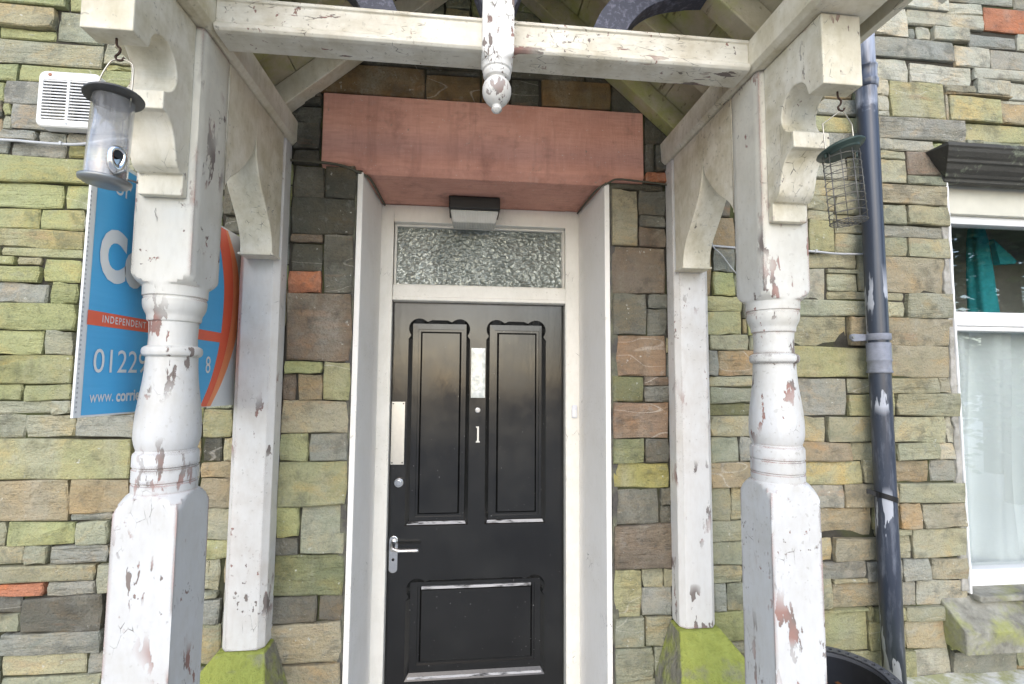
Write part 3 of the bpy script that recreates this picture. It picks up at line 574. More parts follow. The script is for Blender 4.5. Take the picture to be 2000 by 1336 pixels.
# ------------------------------------------------------------------ porch
CX = .075
porch = empty('timber_porch', (CX, 1.3, 0), 'flaking white painted timber porch with turned posts and sawn brackets', 'porch')
def sgnx(s, d): return CX+s*d
HS = .0665
def post_mesh(cx, cy, z0, prof_z):
    """square timber turned on a lathe: section = square cut by radius R(z)"""
    m = MB(); angs = []
    for q in range(4):
        for k in range(12): angs.append(math.pi/4+q*math.pi/2+k*math.pi/24)
    rings = []
    for z, r_ in prof_z:
        ring = []
        for a in angs:
            sq = HS/max(abs(math.cos(a)), abs(math.sin(a))); rr = min(sq, r_); ring.append((cx+rr*math.cos(a), cy+rr*math.sin(a), z))
        rings.append(ring)
    m.rings(rings, True, True); return m
BIG = .2
def full_profile():
    P = [(0, BIG), (.6, BIG), (1.30, BIG)]
    # top of the lower block, turned shoulder
    P += [(1.372, .0935), (1.380, .090), (1.390, .084), (1.398, .0775), (1.404, .072), (1.408, .0665), (1.411, .0645)]
    P += [(1.428, .0648), (1.430, .0630), (1.433, .0630), (1.435, .0652), (1.462, .0652), (1.464, .063), (1.467, .063), (1.469, .0655), (1.492, .0655), (1.497, .0640), (1.501, .0600), (1.505, .0595)]
    P += [(1.509, .0610), (1.518, .0638), (1.531, .0662), (1.548, .0664), (1.566, .0658), (1.590, .0640), (1.616, .0610), (1.642, .0575), (1.667, .0545), (1.692, .0527), (1.713, .0520), (1.718, .0522)]
    P += [(1.720, .0560), (1.723, .0592), (1.728, .0607), (1.734, .0607), (1.739, .0592), (1.742, .0555), (1.745, .0495), (1.765, .0485), (1.785, .0492), (1.800, .0500), (1.803, .0535), (1.808, .0548), (1.813, .0548), (1.818, .0560)]
    P += [(1.824, .0592), (1.832, .0625), (1.842, .0642), (1.852, .0645), (1.855, .0628), (1.858, .0628), (1.861, .0655), (1.880, .0660), (1.884, .0668)]
    # bottom of the upper block
    P += [(1.888, .072), (1.894, .079), (1.901, .085), (1.907, .0885), (1.912, .0895), (2.0, .0895), (2.3, .0895), (2.499, .0895)]
    return P
def autosmooth(o, ang=40):
    me = o.data
    import bmesh
    bm = bmesh.new(); bm.from_mesh(me)
    for e in bm.edges:
        if len(e.link_faces) == 2 and e.calc_face_angle() > R(ang): e.smooth = False
    bm.to_mesh(me); bm.free()
fp = full_profile()
for s in (-1, 1):
    o = post_mesh(sgnx(s, .7635), 1.2065, 0, fp).build('front_post', TURNED if False else WHITE, porch); autosmooth(o, 26)
# rear posts against the wall
def chamfer_rect(x0, x1, y0, y1, c):
    return [(x0, y1), (x0, y0+c), (x0+c, y0), (x1-c, y0), (x1, y0+c), (x1, y1)]
RP = paint('paint_rear_post', (.70, .675, .635), (.52, .46, .39), .6, 1.0, .05, gate=.52, edge=1.4)
for s in (-1, 1):
    a, b = sorted((sgnx(s, .699), sgnx(s, .831)))
    m = MB(); ring = chamfer_rect(a, b, 1.655, YW-.004, .018)
    m.rings([[(x, y, .80) for x, y in ring], [(x, y, 2.505) for x, y in ring]], True, False); m.build('rear_post', RP, porch, .002)
# side plates
for s in (-1, 1):
    a, b = sorted((sgnx(s, .680), sgnx(s, .835)))
    m = MB(); m.prism([(a+(.012 if s > 0 else 0), 2.502), (b-(.012 if s < 0 else 0), 2.502), (b, 2.514), (b, 2.588), (a, 2.588), (a, 2.514)], 'Y', .82, YW-.006)
    m.build('side_plate', CREAM, porch, .002)
# braces between the posts
fb = [(1.272, 2.155)]+spline([(1.272, 2.165), (1.300, 2.200), (1.350, 2.240), (1.395, 2.288), (1.428, 2.335), (1.4425, 2.383)], 5)+[(1.4435, 2.5005), (1.272, 2.5005)]
rb = spline([(1.4445, 2.385), (1.452, 2.330), (1.480, 2.268), (1.530, 2.205), (1.572, 2.150), (1.590, 2.105), (1.592, 2.069)], 5)+[(1.654, 2.069), (1.654, 2.5005), (1.4445, 2.5005)]
for s in (-1, 1):
    a, b = sorted((sgnx(s, .6985), sgnx(s, .800)))
    MB().prism(fb, 'X', a, b).build('front_brace', CREAM, porch, .0025); MB().prism(rb, 'X', a+.001, b-.001).build('rear_brace', CREAM, porch, .0025)
    MB().box(a-.004, b+.004, 1.588, 1.6545, 2.066, 2.073).build('brace_stop', CREAM, porch, .001)
# sawn brackets in front of the posts
br = [(1.139, 2.500), (.935, 2.500), (.935, 2.335), (.982, 2.335)]
br += spline([(.984, 2.340), (.992, 2.366), (1.012, 2.383), (1.040, 2.386), (1.062, 2.370), (1.075, 2.345), (1.076, 2.320), (1.066, 2.298), (1.050, 2.284), (1.036, 2.278)], 4)
br += [(1.035, 2.238)]+spline([(1.048, 2.236), (1.066, 2.222), (1.080, 2.195), (1.088, 2.165), (1.096, 2.142), (1.110, 2.130)], 4)+[(1.120, 2.1285), (1.120, 2.082), (1.139, 2.082)]
for s in (-1, 1):
    a, b = sorted((sgnx(s, .714), sgnx(s, .809)))
    MB().prism(br, 'X', a, b).build('sawn_bracket', paint('paint_bracket', (.77, .725, .61), (.46, .40, .25), .95, .65, .3, gate=.50, edge=.6) if s < 0 else bpy.data.materials['paint_bracket'], porch, .0025)
# tie beam
m = MB(); y0, y1 = 1.146, 1.222; xa, xb = sgnx(-1, .6795), sgnx(1, .6795)
m.prism([(y0+.010, 2.500), (y0+.001, 2.502), (y0-.004, 2.508), (y0-.004, 2.517), (y0+.002, 2.524), (y0+.006, 2.526), (y0+.006, 2.578), (y0+.001, 2.580), (y0+.001, 2.588), (y1, 2.588), (y1, 2.500)], 'X', xa, xb)
m.build('tie_beam', CREAMX, porch, .0015)
# king post with turned pendant
kp = MB(); ka = []; kc = (CX-.001, 1.135); KH = .0385
angs = [math.pi/4+k*math.pi/24 for k in range(48)]
KP = [(2.345-.014, .003), (2.331+.004, .010), (2.340, .0135), (2.347, .0115), (2.350, .012), (2.354, .020), (2.362, .0275), (2.372, .0335), (2.383, .0362), (2.396, .0358), (2.406, .0322), (2.413, .0268), (2.416, .024), (2.418, .0245), (2.420, .0315), (2.426, .0345), (2.434, .0350), (2.437, .0335), (2.440, .0370), (2.448, .0380), (2.452, .0385), (2.456, .042), (2.461, .048), (2.467, .053), (2.472, .0555), (2.58, .0555), (3.15, .0555)]
kr = []
for z, r_ in KP:
    kr.append([(kc[0]+min(KH/max(abs(math.cos(a)), abs(math.sin(a))), r_)*math.cos(a), kc[1]+min(KH/max(abs(math.cos(a)), abs(math.sin(a))), r_)*math.sin(a), z) for a in angs])
o = kp.rings(kr).build('king_post', paint('paint_king', (.75, .74, .71), (.50, .45, .36), .6, 1.0, 1.2, gate=.42), porch); autosmooth(o)
# blue tracery
for s in (-1, 1):
    outl = [(.250, 2.589)]+spline([(.252, 2.592), (.275, 2.640), (.315, 2.690), (.37, 2.730), (.45, 2.765)], 4)+[(.50, 2.775), (.575, 2.71)]+spline([(.53, 2.705), (.45, 2.685), (.395, 2.655), (.355, 2.612), (.342, 2.589)], 4)
    pl = [(sgnx(s, a), b) for a, b in outl]; MB().prism(pl if s > 0 else pl[::-1], 'Y', 1.150, 1.205).build('curved_brace', BLUEB, porch, .003)
    outl = [(.039, 2.5885)]+spline([(.040, 2.600), (.055, 2.640), (.075, 2.70), (.115, 2.78), (.20, 2.90)], 4)+[(.235, 3.0), (.17, 3.06)]+spline([(.12, 2.96), (.06, 2.86), (.039, 2.78)], 4)
    pl = [(sgnx(s, a), b) for a, b in outl]; MB().prism(pl if s > 0 else pl[::-1], 'Y', 1.120, 1.175).build('curved_brace', BLUEB, porch, .003)
# rafters, boards, fascia
SL = .87; RZ = 3.235
def sloped(s, d0, d1, h0, h1, y0, y1):
    """slab following the roof slope; h above the rafter soffit, vertical"""
    P = [(sgnx(s, d0), RZ-SL*d0+h0), (sgnx(s, d1), RZ-SL*d1+h0), (sgnx(s, d1), RZ-SL*d1+h1), (sgnx(s, d0), RZ-SL*d0+h1)]
    return MB().prism(P if s > 0 else P[::-1], 'Y', y0, y1)
for s in (-1, 1):
    sloped(s, .0005, .90, 0, .095, 1.665, YW-.008).build('rafter', CREAM if s < 0 else BOARD, porch, .003)
    sloped(s, .0005, .90, .015, .095, 1.40, 1.46).build('rafter', BOARD, porch, .003); sloped(s, .0005, .90, -.01, .095, 1.150, 1.215).build('rafter', CREAM if s < 0 else BOARD, porch, .003)
    sloped(s, .0005, .90, .0, .10, .80, .835).build('barge_board', WHITE, porch, .003)
    for k in range(8):
        d0 = k*.1125; sloped(s, d0+.0015, d0+.111, .0965, .115, .838, YW-.008).build('roof_board', BOARD, porch, .002)
    sloped(s, 0, .903, .1165, .135, .79, YW-.008).build('roof_covering', SLATE, porch)
    a, b = sorted((sgnx(s, .885), sgnx(s, .905))); MB().box(a, b, .84, YW-.01, 2.515, 2.54+.02).build('fascia', CREAM, porch, .002)
# stone bases of the rear posts
for s in (-1, 1):
    top = [(.690, 1.648), (.838, 1.648), (.838, YW-.006), (.690, YW-.006)]; bot = [(.628, 1.50), (.985, 1.50), (.985, YW-.006), (.628, YW-.006)]
    rg = [[(sgnx(s, d), y, .798) for d, y in top], [(sgnx(s, d), y, .615) for d, y in bot], [(sgnx(s, d), y, 0) for d, y in bot]]
    MB().rings(rg, True, False).build('post_base', MOSSY, porch, .006)
# hooks screwed into the bracket ends
HX = {-1: sgnx(-1, .7615)+.005, 1: sgnx(1, .7615)+.012}; HY = .962
for s in (-1, 1):
    x = HX[s]; sg = -1 if s < 0 else 1
    MB().tube(spline([(x-.004, HY, 2.336), (x-.003, HY, 2.322), (x+.004*1, HY, 2.314), (x+.002, HY, 2.305), (x-.004, HY, 2.298), (x, HY, 2.291), (x+.008, HY, 2.291), (x+.012, HY, 2.297)], 4), .0022, 7).build('hook', RUST, porch)

# ------------------------------------------------------------------ bird feeders
def feeder_seed():
    x, y = HX[-1]+.003, HY
    root = empty('seed_feeder', (x, y, 2.05), 'clear tube bird seed feeder with grey metal lid hanging at the left bracket', 'bird feeder')
    ax = Vector((.05, -.02, 1)).normalized(); base = Vector((x-.010, y, 2.048))
    def at(h): return base+ax*h
    MB().lathe([(0, .0330), (.160, .0330), (.160, .0318), (0, .0318)], base, 32, False, ax).build('tube', TUBEG, root)
    MB().lathe([(.001, .031), (.026, .031), (.034, .012)], base, 24, True, ax).build('seed', SEED, root)
    lax = (ax+Vector((-.16, .05, 0))).normalized()
    MB().lathe([(-.004, .047), (-.002, .048), (.001, .046), (.009, .032), (.014, .014), (.015, .002)], at(.166), 36, True, lax).build('lid', DKMET, root)
    MB().lathe([(-.010, .022), (-.008, .034), (-.004, .0405), (0, .0415), (.003, .041), (.003, .034)], at(0), 36, True, ax).build('base_dish', GREYM, root)
    top = Vector((x+.004, y, 2.2935)); a = ax.cross(Vector((0, 1, 0))).normalized()
    h = at(.150); pth = [h-a*.030, h-a*.030+ax*.045, top-a*.022-Vector((0, 0, .012)), top-a*.010-Vector((0, 0, .002)), top, top+a*.010-Vector((0, 0, .002)), top+a*.022-Vector((0, 0, .012)), h+a*.030+ax*.045, h+a*.030]
    MB().tube(spline(pth, 5), .0015, 7).build('wire_handle', WIRE, root)
    fc = (Vector((.84, -.54, 0))).normalized(); pc = at(.042)+fc*.033
    sd = fc.cross(ax).normalized(); m = MB()
    rg = []
    for kk, (sc, dd) in enumerate(((1.0, -.002), (1.0, .006), (.8, .010), (.55, .010), (.5, .002))):
        rg.append([pc+fc*dd+(sd*math.cos(a_)*.0155+ax*(math.sin(a_)*(.018 if math.sin(a_) > 0 else .036)))*sc for a_ in [k*2*math.pi/24 for k in range(24)]])
    m.rings(rg); m.build('feeding_port', CHROME, root)
    MB().lathe([(0, .010), (.001, .010)], pc+fc*.0065+ax*.004, 16, True, fc).build('port_hole', BLACKP, root)
    q = at(.006)+fc*.030; MB().tube([q, q+fc*.042], .0022, 8).build('perch', GREYM, root)
    q = at(.016)-sd*.033; MB().tube([q, q-sd*.02], .0022, 8).build('perch', GREYM, root)
    return root
feeder_seed()
def feeder_nut():
    x, y = HX[1]+.004, HY
    root = empty('peanut_feeder', (x, y, 2.03), 'round wire mesh peanut feeder with green lid hanging beside the downpipe', 'bird feeder')
    ax = Vector((-.05, 0.03, 1)).normalized(); base = Vector((x+.006, y, 2.030)); r_ = .0365
    a = ax.cross(Vector((0, 1, 0))).normalized(); b = ax.cross(a)
    def ringp(h, rr, n=24): return [base+ax*h+(a*math.cos(k*2*math.pi/n)+b*math.sin(k*2*math.pi/n))*rr for k in range(n+1)]
    for k in range(10):
        th = k*2*math.pi/10+.2; p0 = base+(a*math.cos(th)+b*math.sin(th))*r_; MB().tube([p0, p0+ax*.158], .00085, 5).build('upright_wire', WIREG, root)
    for k in range(9): MB().tube(ringp(.001+k*.0185, r_), .00085, 5).build('hoop_wire', WIREG, root)
    m = MB()
    for k in range(-3, 4):
        u = k*.011; hw = math.sqrt(r_**2-u**2)-.001; m.tube([base+a*u-b*hw, base+a*u+b*hw], .0008, 5); m.tube([base+b*u-a*hw, base+b*u+a*hw], .0008, 5)
    m.build('mesh_floor', WIREG, root)
    lax = (ax+Vector((-.18, .12, 0))).normalized(); lc = base+ax*.172
    MB().lathe([(-.013, .035), (-.010, .0365), (-.006, .037), (-.004, .047), (-.001, .049), (.002, .047), (.008, .034), (.011, .012), (.0115, .001)], lc, 36, True, lax).build('lid', GREENL, root)
    top = Vector((HX[1]+.006, HY, 2.2935)); s1 = base+ax*.150
    pth = [s1-a*.0365, s1-a*.0365+ax*.082, top, s1+a*.0365+ax*.082, s1+a*.0365]
    pp_ = []
    for i in range(len(pth)-1):
        for k in range(6): pp_.append(pth[i].lerp(pth[i+1], k/6))
    pp_.append(pth[-1]); MB().tube(pp_, .0014, 6).build('wire_handle', WIRE, root)
    for sg in (-1, 1): q = s1+a*sg*.0385; MB().tube([q, q+ax*.014], .003, 6).build('clip', GREENL, root)
feeder_nut()

# ------------------------------------------------------------------ sale board fixed square to the wall
SX = -.783
board = empty('sale_board', (SX, 1.4, 1.58), 'blue and orange estate agent sale board mounted edge on behind the left porch post', 'sign')
ol = [(1.053, 1.588), (1.731, 1.574), (1.731, 2.158), (1.150, 2.158), (1.058, 2.080)]
MB().prism(ol, 'X', SX-.005, SX).build('panel', SIGNW, board, .0006)
def flat_yz(poly, x): return [(x, p[0], p[1]) for p in poly]
arc_in = spline([(1.520, 1.581), (1.571, 1.657), (1.608, 1.750), (1.626, 1.850), (1.626, 1.965), (1.600, 2.060), (1.570, 2.120), (1.545, 2.152)], 5)
arc_mid = spline([(1.556, 1.5795), (1.600, 1.640), (1.649, 1.733), (1.680, 1.830), (1.690, 1.930), (1.678, 2.030), (1.650, 2.100), (1.620, 2.152)], 5)
arc_out = spline([(1.578, 1.579), (1.632, 1.640), (1.681, 1.712), (1.722, 1.800), (1.7295, 1.880), (1.7295, 1.985), (1.705, 2.060), (1.660, 2.120), (1.632, 2.152)], 5)
def strip(a, b, x, mat, nm):
    m = MB(); n = len(a); q = spline(b, 1); b2 = [b[min(len(b)-1, int(round(i*(len(b)-1)/(n-1))))] for i in range(n)]
    m.add([(x, *p) for p in a]+[(x, *p) for p in b2], [(i, i+1, n+i+1, n+i) for i in range(n-1)]); return m.build(nm, mat, board, recalc=False)
left = [(1.0685, 1.5945), (1.0715, 2.070), (1.155, 2.146)]
n_ = len(arc_in); blue = [(1.072, 1.592)]+arc_in+[(1.155, 2.149), (1.074, 2.080)]
MB().add(flat_yz(blue, SX+.0006), [tuple(range(len(blue)))]).build('blue_field', SIGNB, board, recalc=False)
strip(arc_in, arc_mid, SX+.0009, SIGNR, 'red_arc'); strip(arc_mid, arc_out, SX+.0012, SIGNO, 'orange_arc')
MB().add(flat_yz([(1.0705, 1.781), (1.622, 1.781), (1.6245, 1.812), (1.071, 1.812)], SX+.0012), [(0, 1, 2, 3)]).build('red_band', SIGNR, board, recalc=False)
def sign_text(body, y, z, size, bold=0, sx=1., sp=1.):
    v, f = text_mesh(body, size, bold, sx, sp); MB().add([(SX+.0020, y+p[0], z+p[1]) for p in v], f).build('lettering', SIGNW, board, recalc=False)
sign_text('For Sale', 1.094, 2.083, .062, 0, .9)
sign_text('Corrie', 1.092, 1.890, .150, .0085, .74)
sign_text('INDEPENDENT ESTATE AGENTS', 1.110, 1.7900, .0225, .0003, .80, 1.25)
sign_text('01229', 1.092, 1.681, .074, 0, .95); sign_text('8', 1.535, 1.682, .074, 0, .86)
sign_text('www.', 1.090, 1.617, .037, 0, .80); sign_text('corrie', 1.167, 1.616, .037, .0011, .86)
for k in range(46): pass
m = MB()
for k in range(48): z = 1.598+k*.0098; m.add([(SX+.0007, 1.0565, z), (SX+.0007, 1.0605, z), (SX+.0007, 1.0605, z+.004), (SX+.0007, 1.0565, z+.004)], [(0, 1, 2, 3)])
m.build('flute_edge', plain('flute_grey', (.5, .5, .5), .6), board, recalc=False)

# ------------------------------------------------------------------ wall fittings
v = empty('wall_vent', (-1.32, YW, 2.6), 'white louvred plastic vent cover on the mossy wall behind the seed feeder', 'vent')
vx0, vx1, vz0, vz1 = -1.440, -1.247, 2.505, 2.700; vy = 1.690
m = MB()
def rrect(x0, x1, z0, z1, r_, n=5):
    o = []
    for cx_, cz_, a0 in ((x1-r_, z1-r_, 0), (x0+r_, z1-r_, 90), (x0+r_, z0+r_, 180), (x1-r_, z0+r_, 270)):
        for k in range(n+1): o.append((cx_+r_*math.cos(R(a0+90*k/n)), cz_+r_*math.sin(R(a0+90*k/n))))
    return o
A = rrect(vx0, vx1, vz0, vz1, .022); B = rrect(vx0+.016, vx1-.016, vz0+.024, vz1-.030, .006); n = len(A)
m.add([(x, YW-.008, z) for x, z in A]+[(x, vy+.004, z) for x, z in A], [(i, (i+1) % n, n+(i+1) % n, n+i) for i in range(n)])
A2 = rrect(vx0+.004, vx1-.004, vz0+.004, vz1-.004, .019)
m.add([(x, vy+.004, z) for x, z in A]+[(x, vy, z) for x, z in A2], [(i, (i+1) % n, n+(i+1) % n, n+i) for i in range(n)])
m.add([(x, vy, z) for x, z in A2]+[(x, vy, z) for x, z in B], [(i, (i+1) % n, n+(i+1) % n, n+i) for i in range(n)])
m.add([(x, vy, z) for x, z in B]+[(x, vy+.034, z) for x, z in B], [(i, (i+1) % n, n+(i+1) % n, n+i) for i in range(n)]); m.build('cover', VENTW, v)
MB().add([(x, vy+.034, z) for x, z in B], [tuple(range(n))]).build('dark_recess', VENTD, v)
cxm = (vx0+vx1)/2
for k in range(13):
    z = vz0+.030+k*.0108; MB().box(vx0+.015, vx1-.015, vy+.001, vy+.006, z, z+.0040).build('louvre', VENTW, v)
MB().box(cxm-.005, cxm+.003, vy-.0005, vy+.012, vz0+.022, vz1-.028).build('mullion', VENTW, v)
MB().lathe([(0, .006), (.001, .006), (.0015, .003)], (vx0+.036, vy, vz1-.014), 12, True, (0, -1, 0)).build('rust_spot', plain('rust_stain', (.42, .2, .13), .8), v)
MB().lathe([(0, .0035), (.001, .003)], (cxm, vy, vz0+.012), 10, True, (0, -1, 0)).build('screw', GREYM, v)

lm = empty('bulkhead_lamp', (.036, 2.03, 2.42), 'black square bulkhead lamp with ribbed glass above the front door', 'lamp')
lx0, lx1 = -.068, .145
m = MB(); m.rings([[(lx0+.004, 2.06, 2.410), (lx1-.004, 2.06, 2.410), (lx1-.004, 2.06, 2.4195), (lx0+.004, 2.06, 2.4195)], [(lx0, 1.930, 2.392), (lx1, 1.930, 2.392), (lx1, 1.930, 2.4195), (lx0, 1.930, 2.4195)]], True, False)
m.rings([[(lx0, 1.930, 2.364), (lx1, 1.930, 2.364), (lx1, 1.930, 2.4195), (lx0, 1.930, 2.4195)], [(lx0, 1.915, 2.366), (lx1, 1.915, 2.366), (lx1-.004, 1.915, 2.417), (lx0+.004, 1.915, 2.417)]], True, False)
m.build('housing', BLACKP, lm, .006, 3)
m = MB(); ZT = 2.392
m.rings([[(lx0+.006, 1.932, 2.366), (lx1-.006, 1.932, 2.366), (lx1-.006, 2.050, 2.366), (lx0+.006, 2.050, 2.366)], [(lx0+.018, 1.950, 2.318), (lx1-.018, 1.950, 2.318), (lx1-.018, 2.045, 2.318), (lx0+.018, 2.045, 2.318)]], True, False)
m.build('diffuser', LAMPG, lm, .006, 3)
m = MB(); m.box(lx0+.001, lx1-.001, 1.931, 2.050, 2.3665, 2.391); m.build('rim', BLACKP, lm, .003)

bl = empty('door_bell', (.486, FY, 1.52), 'small white wireless bell push on the right side of the door frame', 'door bell')
MB().prism(rrect(.4745, .4975, 1.500, 1.555, .005), 'Y', FY-.012, FY).build('case', BELLW, bl, .003); MB().prism(rrect(.4775, .4945, 1.504, 1.534, .004), 'Y', FY-.0145, FY-.011).build('button', PVC, bl, .001)

def cable(name, pts, r_, mat, label, clips=()):
    root = empty(name, pts[0], label, 'cable'); MB().tube(spline(pts, 5), r_, 7).build('cable_run', mat, root)
    for p in clips: MB().box(p[0]-.004, p[0]+.004, p[1]-.008, p[1]+.006, p[2]-.007, p[2]+.007).build('clip', mat, root, .002)
CYL = YW-.017
cable('wall_cable', [(-2.6, CYL, 2.455), (-1.9, CYL, 2.452), (-1.56, CYL, 2.462), (-1.47, CYL, 2.460), (-1.385, CYL, 2.458), (-1.31, CYL, 2.462), (-1.20, CYL, 2.485), (-1.05, CYL, 2.487), (-.87, CYL, 2.45)], .005, CABLEG, 'pale grey cable clipped along the mossy wall below the vent', [(-1.375, CYL, 2.459)])
cable('wall_cable', [(.91, CYL, 2.19), (1.10, CYL, 2.183), (1.36, CYL, 2.181), (1.48, CYL, 2.175), (1.62, CYL, 2.178)], .0045, CABLEG, 'white cable running level behind the downpipe below the peanut feeder', [(1.385, CYL, 2.181)])
cable('lintel_cable', [(-.70, CYL, 2.446), (-.63, CYL, 2.444), (-.50, CYL, 2.440), (-.44, CYL, 2.432), (-.398, YW-.012, 2.418), (-.362, YW+.02, 2.412), (-.352, 1.80, 2.409), (-.348, 1.95, 2.410), (-.346, 2.045, 2.412)], .005, CABLED, 'dark cable curving along the left foot of the red lintel')
cable('lintel_cable', [(.90, CYL, 2.40), (.78, CYL, 2.422), (.67, CYL, 2.430), (.58, CYL, 2.434), (.545, YW-.014, 2.420), (.515, YW+.02, 2.411), (.507, 1.82, 2.408), (.502, 2.045, 2.411)], .004, CABLED, 'dark cable curving along the right foot of the red lintel')
cable('loose_wire', [(.88, YW-.02, 2.36), (.90, YW-.03, 2.30), (.937, YW-.03, 2.229), (.952, YW-.03, 2.18), (.985, YW-.03, 2.150), (1.03, YW-.025, 2.097), (1.10, YW-.02, 2.03)], .0022, CABLEG, 'thin white loose wire hanging behind the right porch brace')

dp = empty('downpipe', (1.59, 1.665, .5), 'dark round downpipe with flaking paint left of the window', 'downpipe')
px, py, pr_ = 1.590, 1.668, .0355
MB().lathe([(.52, pr_), (1.0, pr_), (1.6, pr_), (2.2, pr_), (2.95, pr_), (3.7, pr_)], (px, py, 0), 32).build('pipe', PIPE, dp)
MB().lathe([(1.700, pr_+.001), (1.702, pr_+.006), (1.708, pr_+.006), (1.712, pr_+.003), (1.742, pr_+.003), (1.748, pr_+.006), (1.752, pr_+.006), (1.754, pr_+.004), (1.815, pr_+.004), (1.817, pr_+.001)], (px, py, 0), 32).build('socket', PIPEG, dp)
MB().lathe([(2.835, pr_+.001), (2.837, pr_+.005), (2.850, pr_+.005), (2.856, pr_+.007), (2.864, pr_+.007), (2.868, pr_+.003), (2.915, pr_+.003), (2.918, pr_+.006), (2.924, pr_+.006), (2.926, pr_+.001)], (px, py, 0), 32).build('socket', PIPE, dp)
MB().lathe([(.50, pr_+.007), (.565, pr_+.007), (.572, pr_+.001)], (px, py, 0), 32).build('socket', PIPEG, dp)
m = MB(); m.lathe([(1.826, pr_+.001), (1.826, pr_+.006), (1.852, pr_+.006), (1.852, pr_+.001)], (px, py, 0), 32)
m.prism([(px-pr_-.002, 1.826), (px-pr_-.055, 1.822), (px-pr_-.068, 1.832), (px-pr_-.066, 1.848), (px-pr_-.052, 1.852), (px-pr_-.002, 1.850)][::-1], 'Y', py+.012, py+.022); m.build('bracket', PIPEG, dp, .002)
MB().lathe([(0, .006), (.006, .005)], (px-pr_-.060, py+.012, 1.838), 12, True, (0, -1, 0)).build('bolt', GREYM, dp)
st = empty('strap', (px, py, 1.235), 'black strap tied round the lower downpipe', 'strap')
tilt = []
for k in range(33): a = k*2*math.pi/32; tilt.append((px+(pr_+.0025)*math.cos(a), py+(pr_+.0025)*math.sin(a), 1.236-.012*math.cos(a)))
m = MB(); m.rings([[(x, y, z-.010) for x, y, z in tilt], [(x, y, z+.010) for x, y, z in tilt]], False, True, False); m.build('band', BLACKP, st, recalc=False)
q = [(px-pr_-.002, py-.012, 1.244), (px-pr_-.025, py-.022, 1.252), (px-pr_-.048, py-.018, 1.262), (px-pr_-.055, py-.016, 1.262)]
m = MB(); m.rings([[(x, y, z-.009) for x, y, z in q], [(x, y, z+.009) for x, y, z in q], [(x, y+.002, z+.009) for x, y, z in q], [(x, y+.002, z-.009) for x, y, z in q]], False, False, False); m.build('loose_end', BLACKP, st)

# ------------------------------------------------------------------ ledge, pot and leaves
lg = MB(); rl = random.Random(6); xs = [1.64+k*.12 for k in range(22)]
rg = []
for x in xs:
    e = rl.uniform(-.008, .008); rg.append([(x, YW-.004, .548+rl.uniform(-.004, .004)), (x, 1.56, .535+rl.uniform(-.006, .006)), (x, 1.50+e, .515), (x, 1.49+e, 0), (x, YW-.004, 0)])
o = lg.rings(rg, True, False).build('stone_ledge', LEDGE); tag(o, 'low lichened stone ledge along the wall foot below the window', 'ledge')
o = MB().box(.985+CX, 1.635, 1.30, YW-.02, 0, .40).build('stone_step', MOSSY, None, .01); tag(o, 'low mossy stone step under the black plastic pot', 'step')
pot = empty('plant_pot', (1.24, 1.50, .40), 'black plastic pot with a perforated rim beside the right front post', 'plant pot')
pc = (1.235, 1.495)
MB().lathe([(.401, .10), (.41, .112), (.70, .140), (.705, .136), (.43, .108), (.425, 0.001)], (*pc, 0), 40).build('pot_wall', BLACKP, pot)
m = MB(); ro, ri = .170, .136; nh = 38; mid = (ro+ri)/2
for k in range(nh):
    a0, a1 = k*2*math.pi/nh, (k+1)*2*math.pi/nh; am = (a0+a1)/2
    sq = [(ro, a0), (ro, am), (ro, a1), (mid, a1), (ri, a1), (ri, am), (ri, a0), (mid, a0)]
    hc = [(mid+.0085*math.cos(b_)*1.0, am+.0085*math.sin(b_)/mid) for b_ in [R(-45+45*j-0) for j in range(8)]]
    # order the hole like the square: outer-left first, clockwise
    hc = [(mid+.0080*dx_, am+.0080*dy_/mid) for dx_, dy_ in ((.7, -.7), (1, 0), (.7, .7), (0, 1), (-.7, .7), (-1, 0), (-.7, -.7), (0, -1))]
    P_ = lambda r_, a_, z: (pc[0]+r_*math.cos(a_), pc[1]+r_*math.sin(a_), z)
    for z in (.722, .716): m.add([P_(*q_, z) for q_ in sq]+[P_(*q_, z) for q_ in hc], [(i, (i+1) % 8, 8+(i+1) % 8, 8+i) for i in range(8)])
    m.add([P_(*q_, .722) for q_ in hc]+[P_(*q_, .716) for q_ in hc], [(i, (i+1) % 8, 8+(i+1) % 8, 8+i) for i in range(8)])
    m.add([P_(ro, a0, .722), P_(ro, am, .722), P_(ro, a1, .722), P_(ro+.003, a1, .706), P_(ro+.003, am, .706), P_(ro+.003, a0, .706)], [(0, 1, 4, 5), (1, 2, 3, 4)])
    m.add([P_(ri, a0, .716), P_(ri, am, .716), P_(ri, a1, .716), P_(ri+.002, a1, .700), P_(ri+.002, am, .700), P_(ri+.002, a0, .700)], [(0, 1, 4, 5), (1, 2, 3, 4)])
m.build('perforated_rim', plain('rim_plastic', (.11, .115, .125), .35, .5, 0, .2, 30), pot)
LEAF = plain('dead_leaf', (.22, .085, .03), .7, .2, 0, .4, 25)
m = MB(); rl = random.Random(8)
for k in range(140):
    rr = .125*math.sqrt(rl.random()); a_ = rl.uniform(0, 6.28); c_ = Vector((pc[0]+rr*math.cos(a_), pc[1]+rr*math.sin(a_), .60+rl.uniform(0, .03))); s_ = rl.uniform(.012, .026)
    mt_ = Matrix.Rotation(rl.uniform(0, 6.28), 3, 'Z') @ Matrix.Rotation(rl.uniform(-.7, .7), 3, 'X')
    m.add([c_+mt_ @ Vector(q_)*s_ for q_ in ((-1, 0, 0), (0, -.45, .15), (1, 0, .1), (0, .45, .15))], [(0, 1, 2, 3)])
lv = m.build('dead_leaves', LEAF, None, recalc=False); tag(lv, 'brown dead leaves lying in the black plastic pot', 'leaves', kind='stuff')
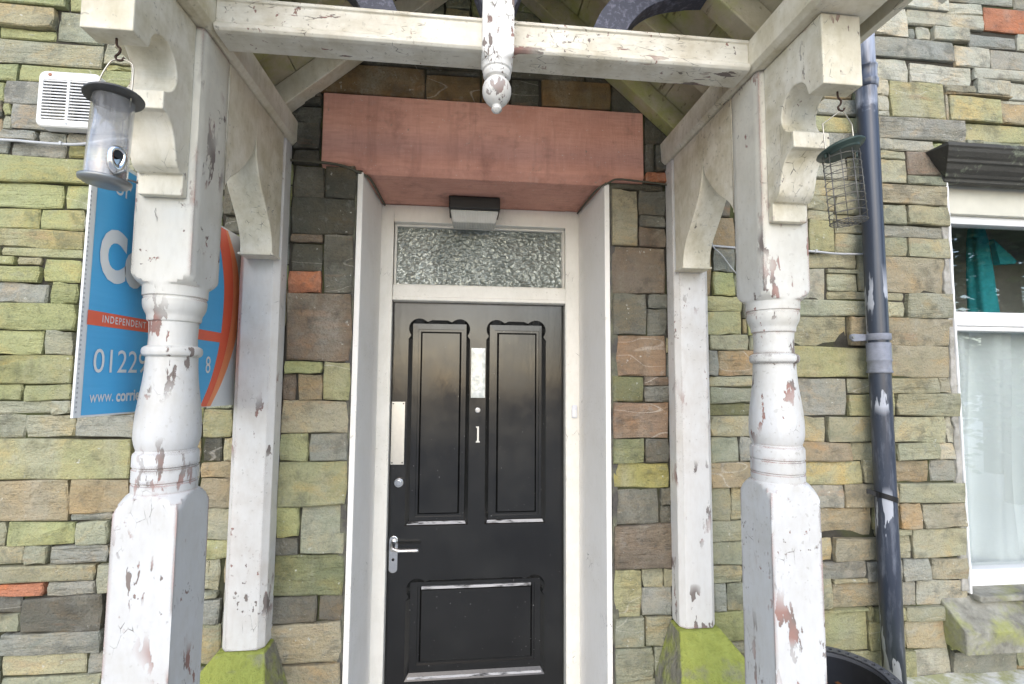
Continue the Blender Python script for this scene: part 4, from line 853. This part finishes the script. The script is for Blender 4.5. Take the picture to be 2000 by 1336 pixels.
MB().lathe([(.58, .133), (.60, .10), (.605, .001)], (*pc, 0), 24).build('soil', plain('soil', (.05, .035, .025), .95, .1, 0, .3, 60, .6), pot)

# ------------------------------------------------------------------ trees across the drive, seen mirrored in the panes
BARK = plain('bark', (.12, .10, .08), .9, .1, 0, .3, 20, .5); CROWN = plain('leaf_green', (.085, .125, .04), .6, .25, 0, .45, 6)
TW = ['ivy clad tree across the drive mirrored at the left of the upper window pane', 'tall thin tree across the drive mirrored in the middle of the window', 'broad dark tree across the drive mirrored at the right of the window', 'far tree across the drive mirrored in the fanlight on the left', 'far tree across the drive mirrored in the fanlight on the right']
for ti, (tx, ty, hh, sp, nl) in enumerate(((7.6, -2.2, 6.5, 1.8, 7000), (9.6, -4.1, 7.5, 2.0, 7000), (12.0, -5.6, 8, 2.6, 8000), (-3.0, -11.5, 7.5, 2.3, 2400), (4.2, -12.0, 8, 2.4, 2400))):
    rt = random.Random(20+ti); root = empty('broadleaf_tree', (tx, ty, 0), TW[ti], 'tree', 'trees across the drive')
    m = MB(); m.tube([(tx, ty, -.1), (tx+.05, ty, hh*.3), (tx-.08, ty+.1, hh*.6), (tx, ty, hh*.92)], [.17, .13, .09, .02], 9)
    tips = []
    for k in range(16):
        z0 = hh*rt.uniform(.10, .8); a_ = rt.uniform(0, 6.28); L = sp*rt.uniform(.5, 1.05)
        e = Vector((tx+L*math.cos(a_), ty+L*math.sin(a_), z0+L*rt.uniform(.1, .7))); m.tube([(tx, ty, z0), ((tx+e.x)/2, (ty+e.y)/2, (z0+e.z)/2+.1), e], [.05, .032, .01], 6); tips.append(e); tips.append((Vector((tx, ty, z0))+e)/2)
    m.build('trunk', BARK, root)
    m = MB()
    for k in range(nl):
        e = rt.choice(tips); c_ = e+Vector((rt.gauss(0, .38), rt.gauss(0, .38), rt.gauss(0, .30))); s_ = rt.uniform(.05, .11)
        mt_ = Matrix.Rotation(rt.uniform(0, 6.28), 3, 'Z') @ Matrix.Rotation(rt.uniform(-1.2, 1.2), 3, 'X')
        m.add([c_+mt_ @ Vector(q_)*s_ for q_ in ((-1, 0, 0), (0, -.5, .1), (1, 0, 0), (0, .5, .1))], [(0, 1, 2, 3)])
    m.build('crown', CROWN, root, recalc=False)
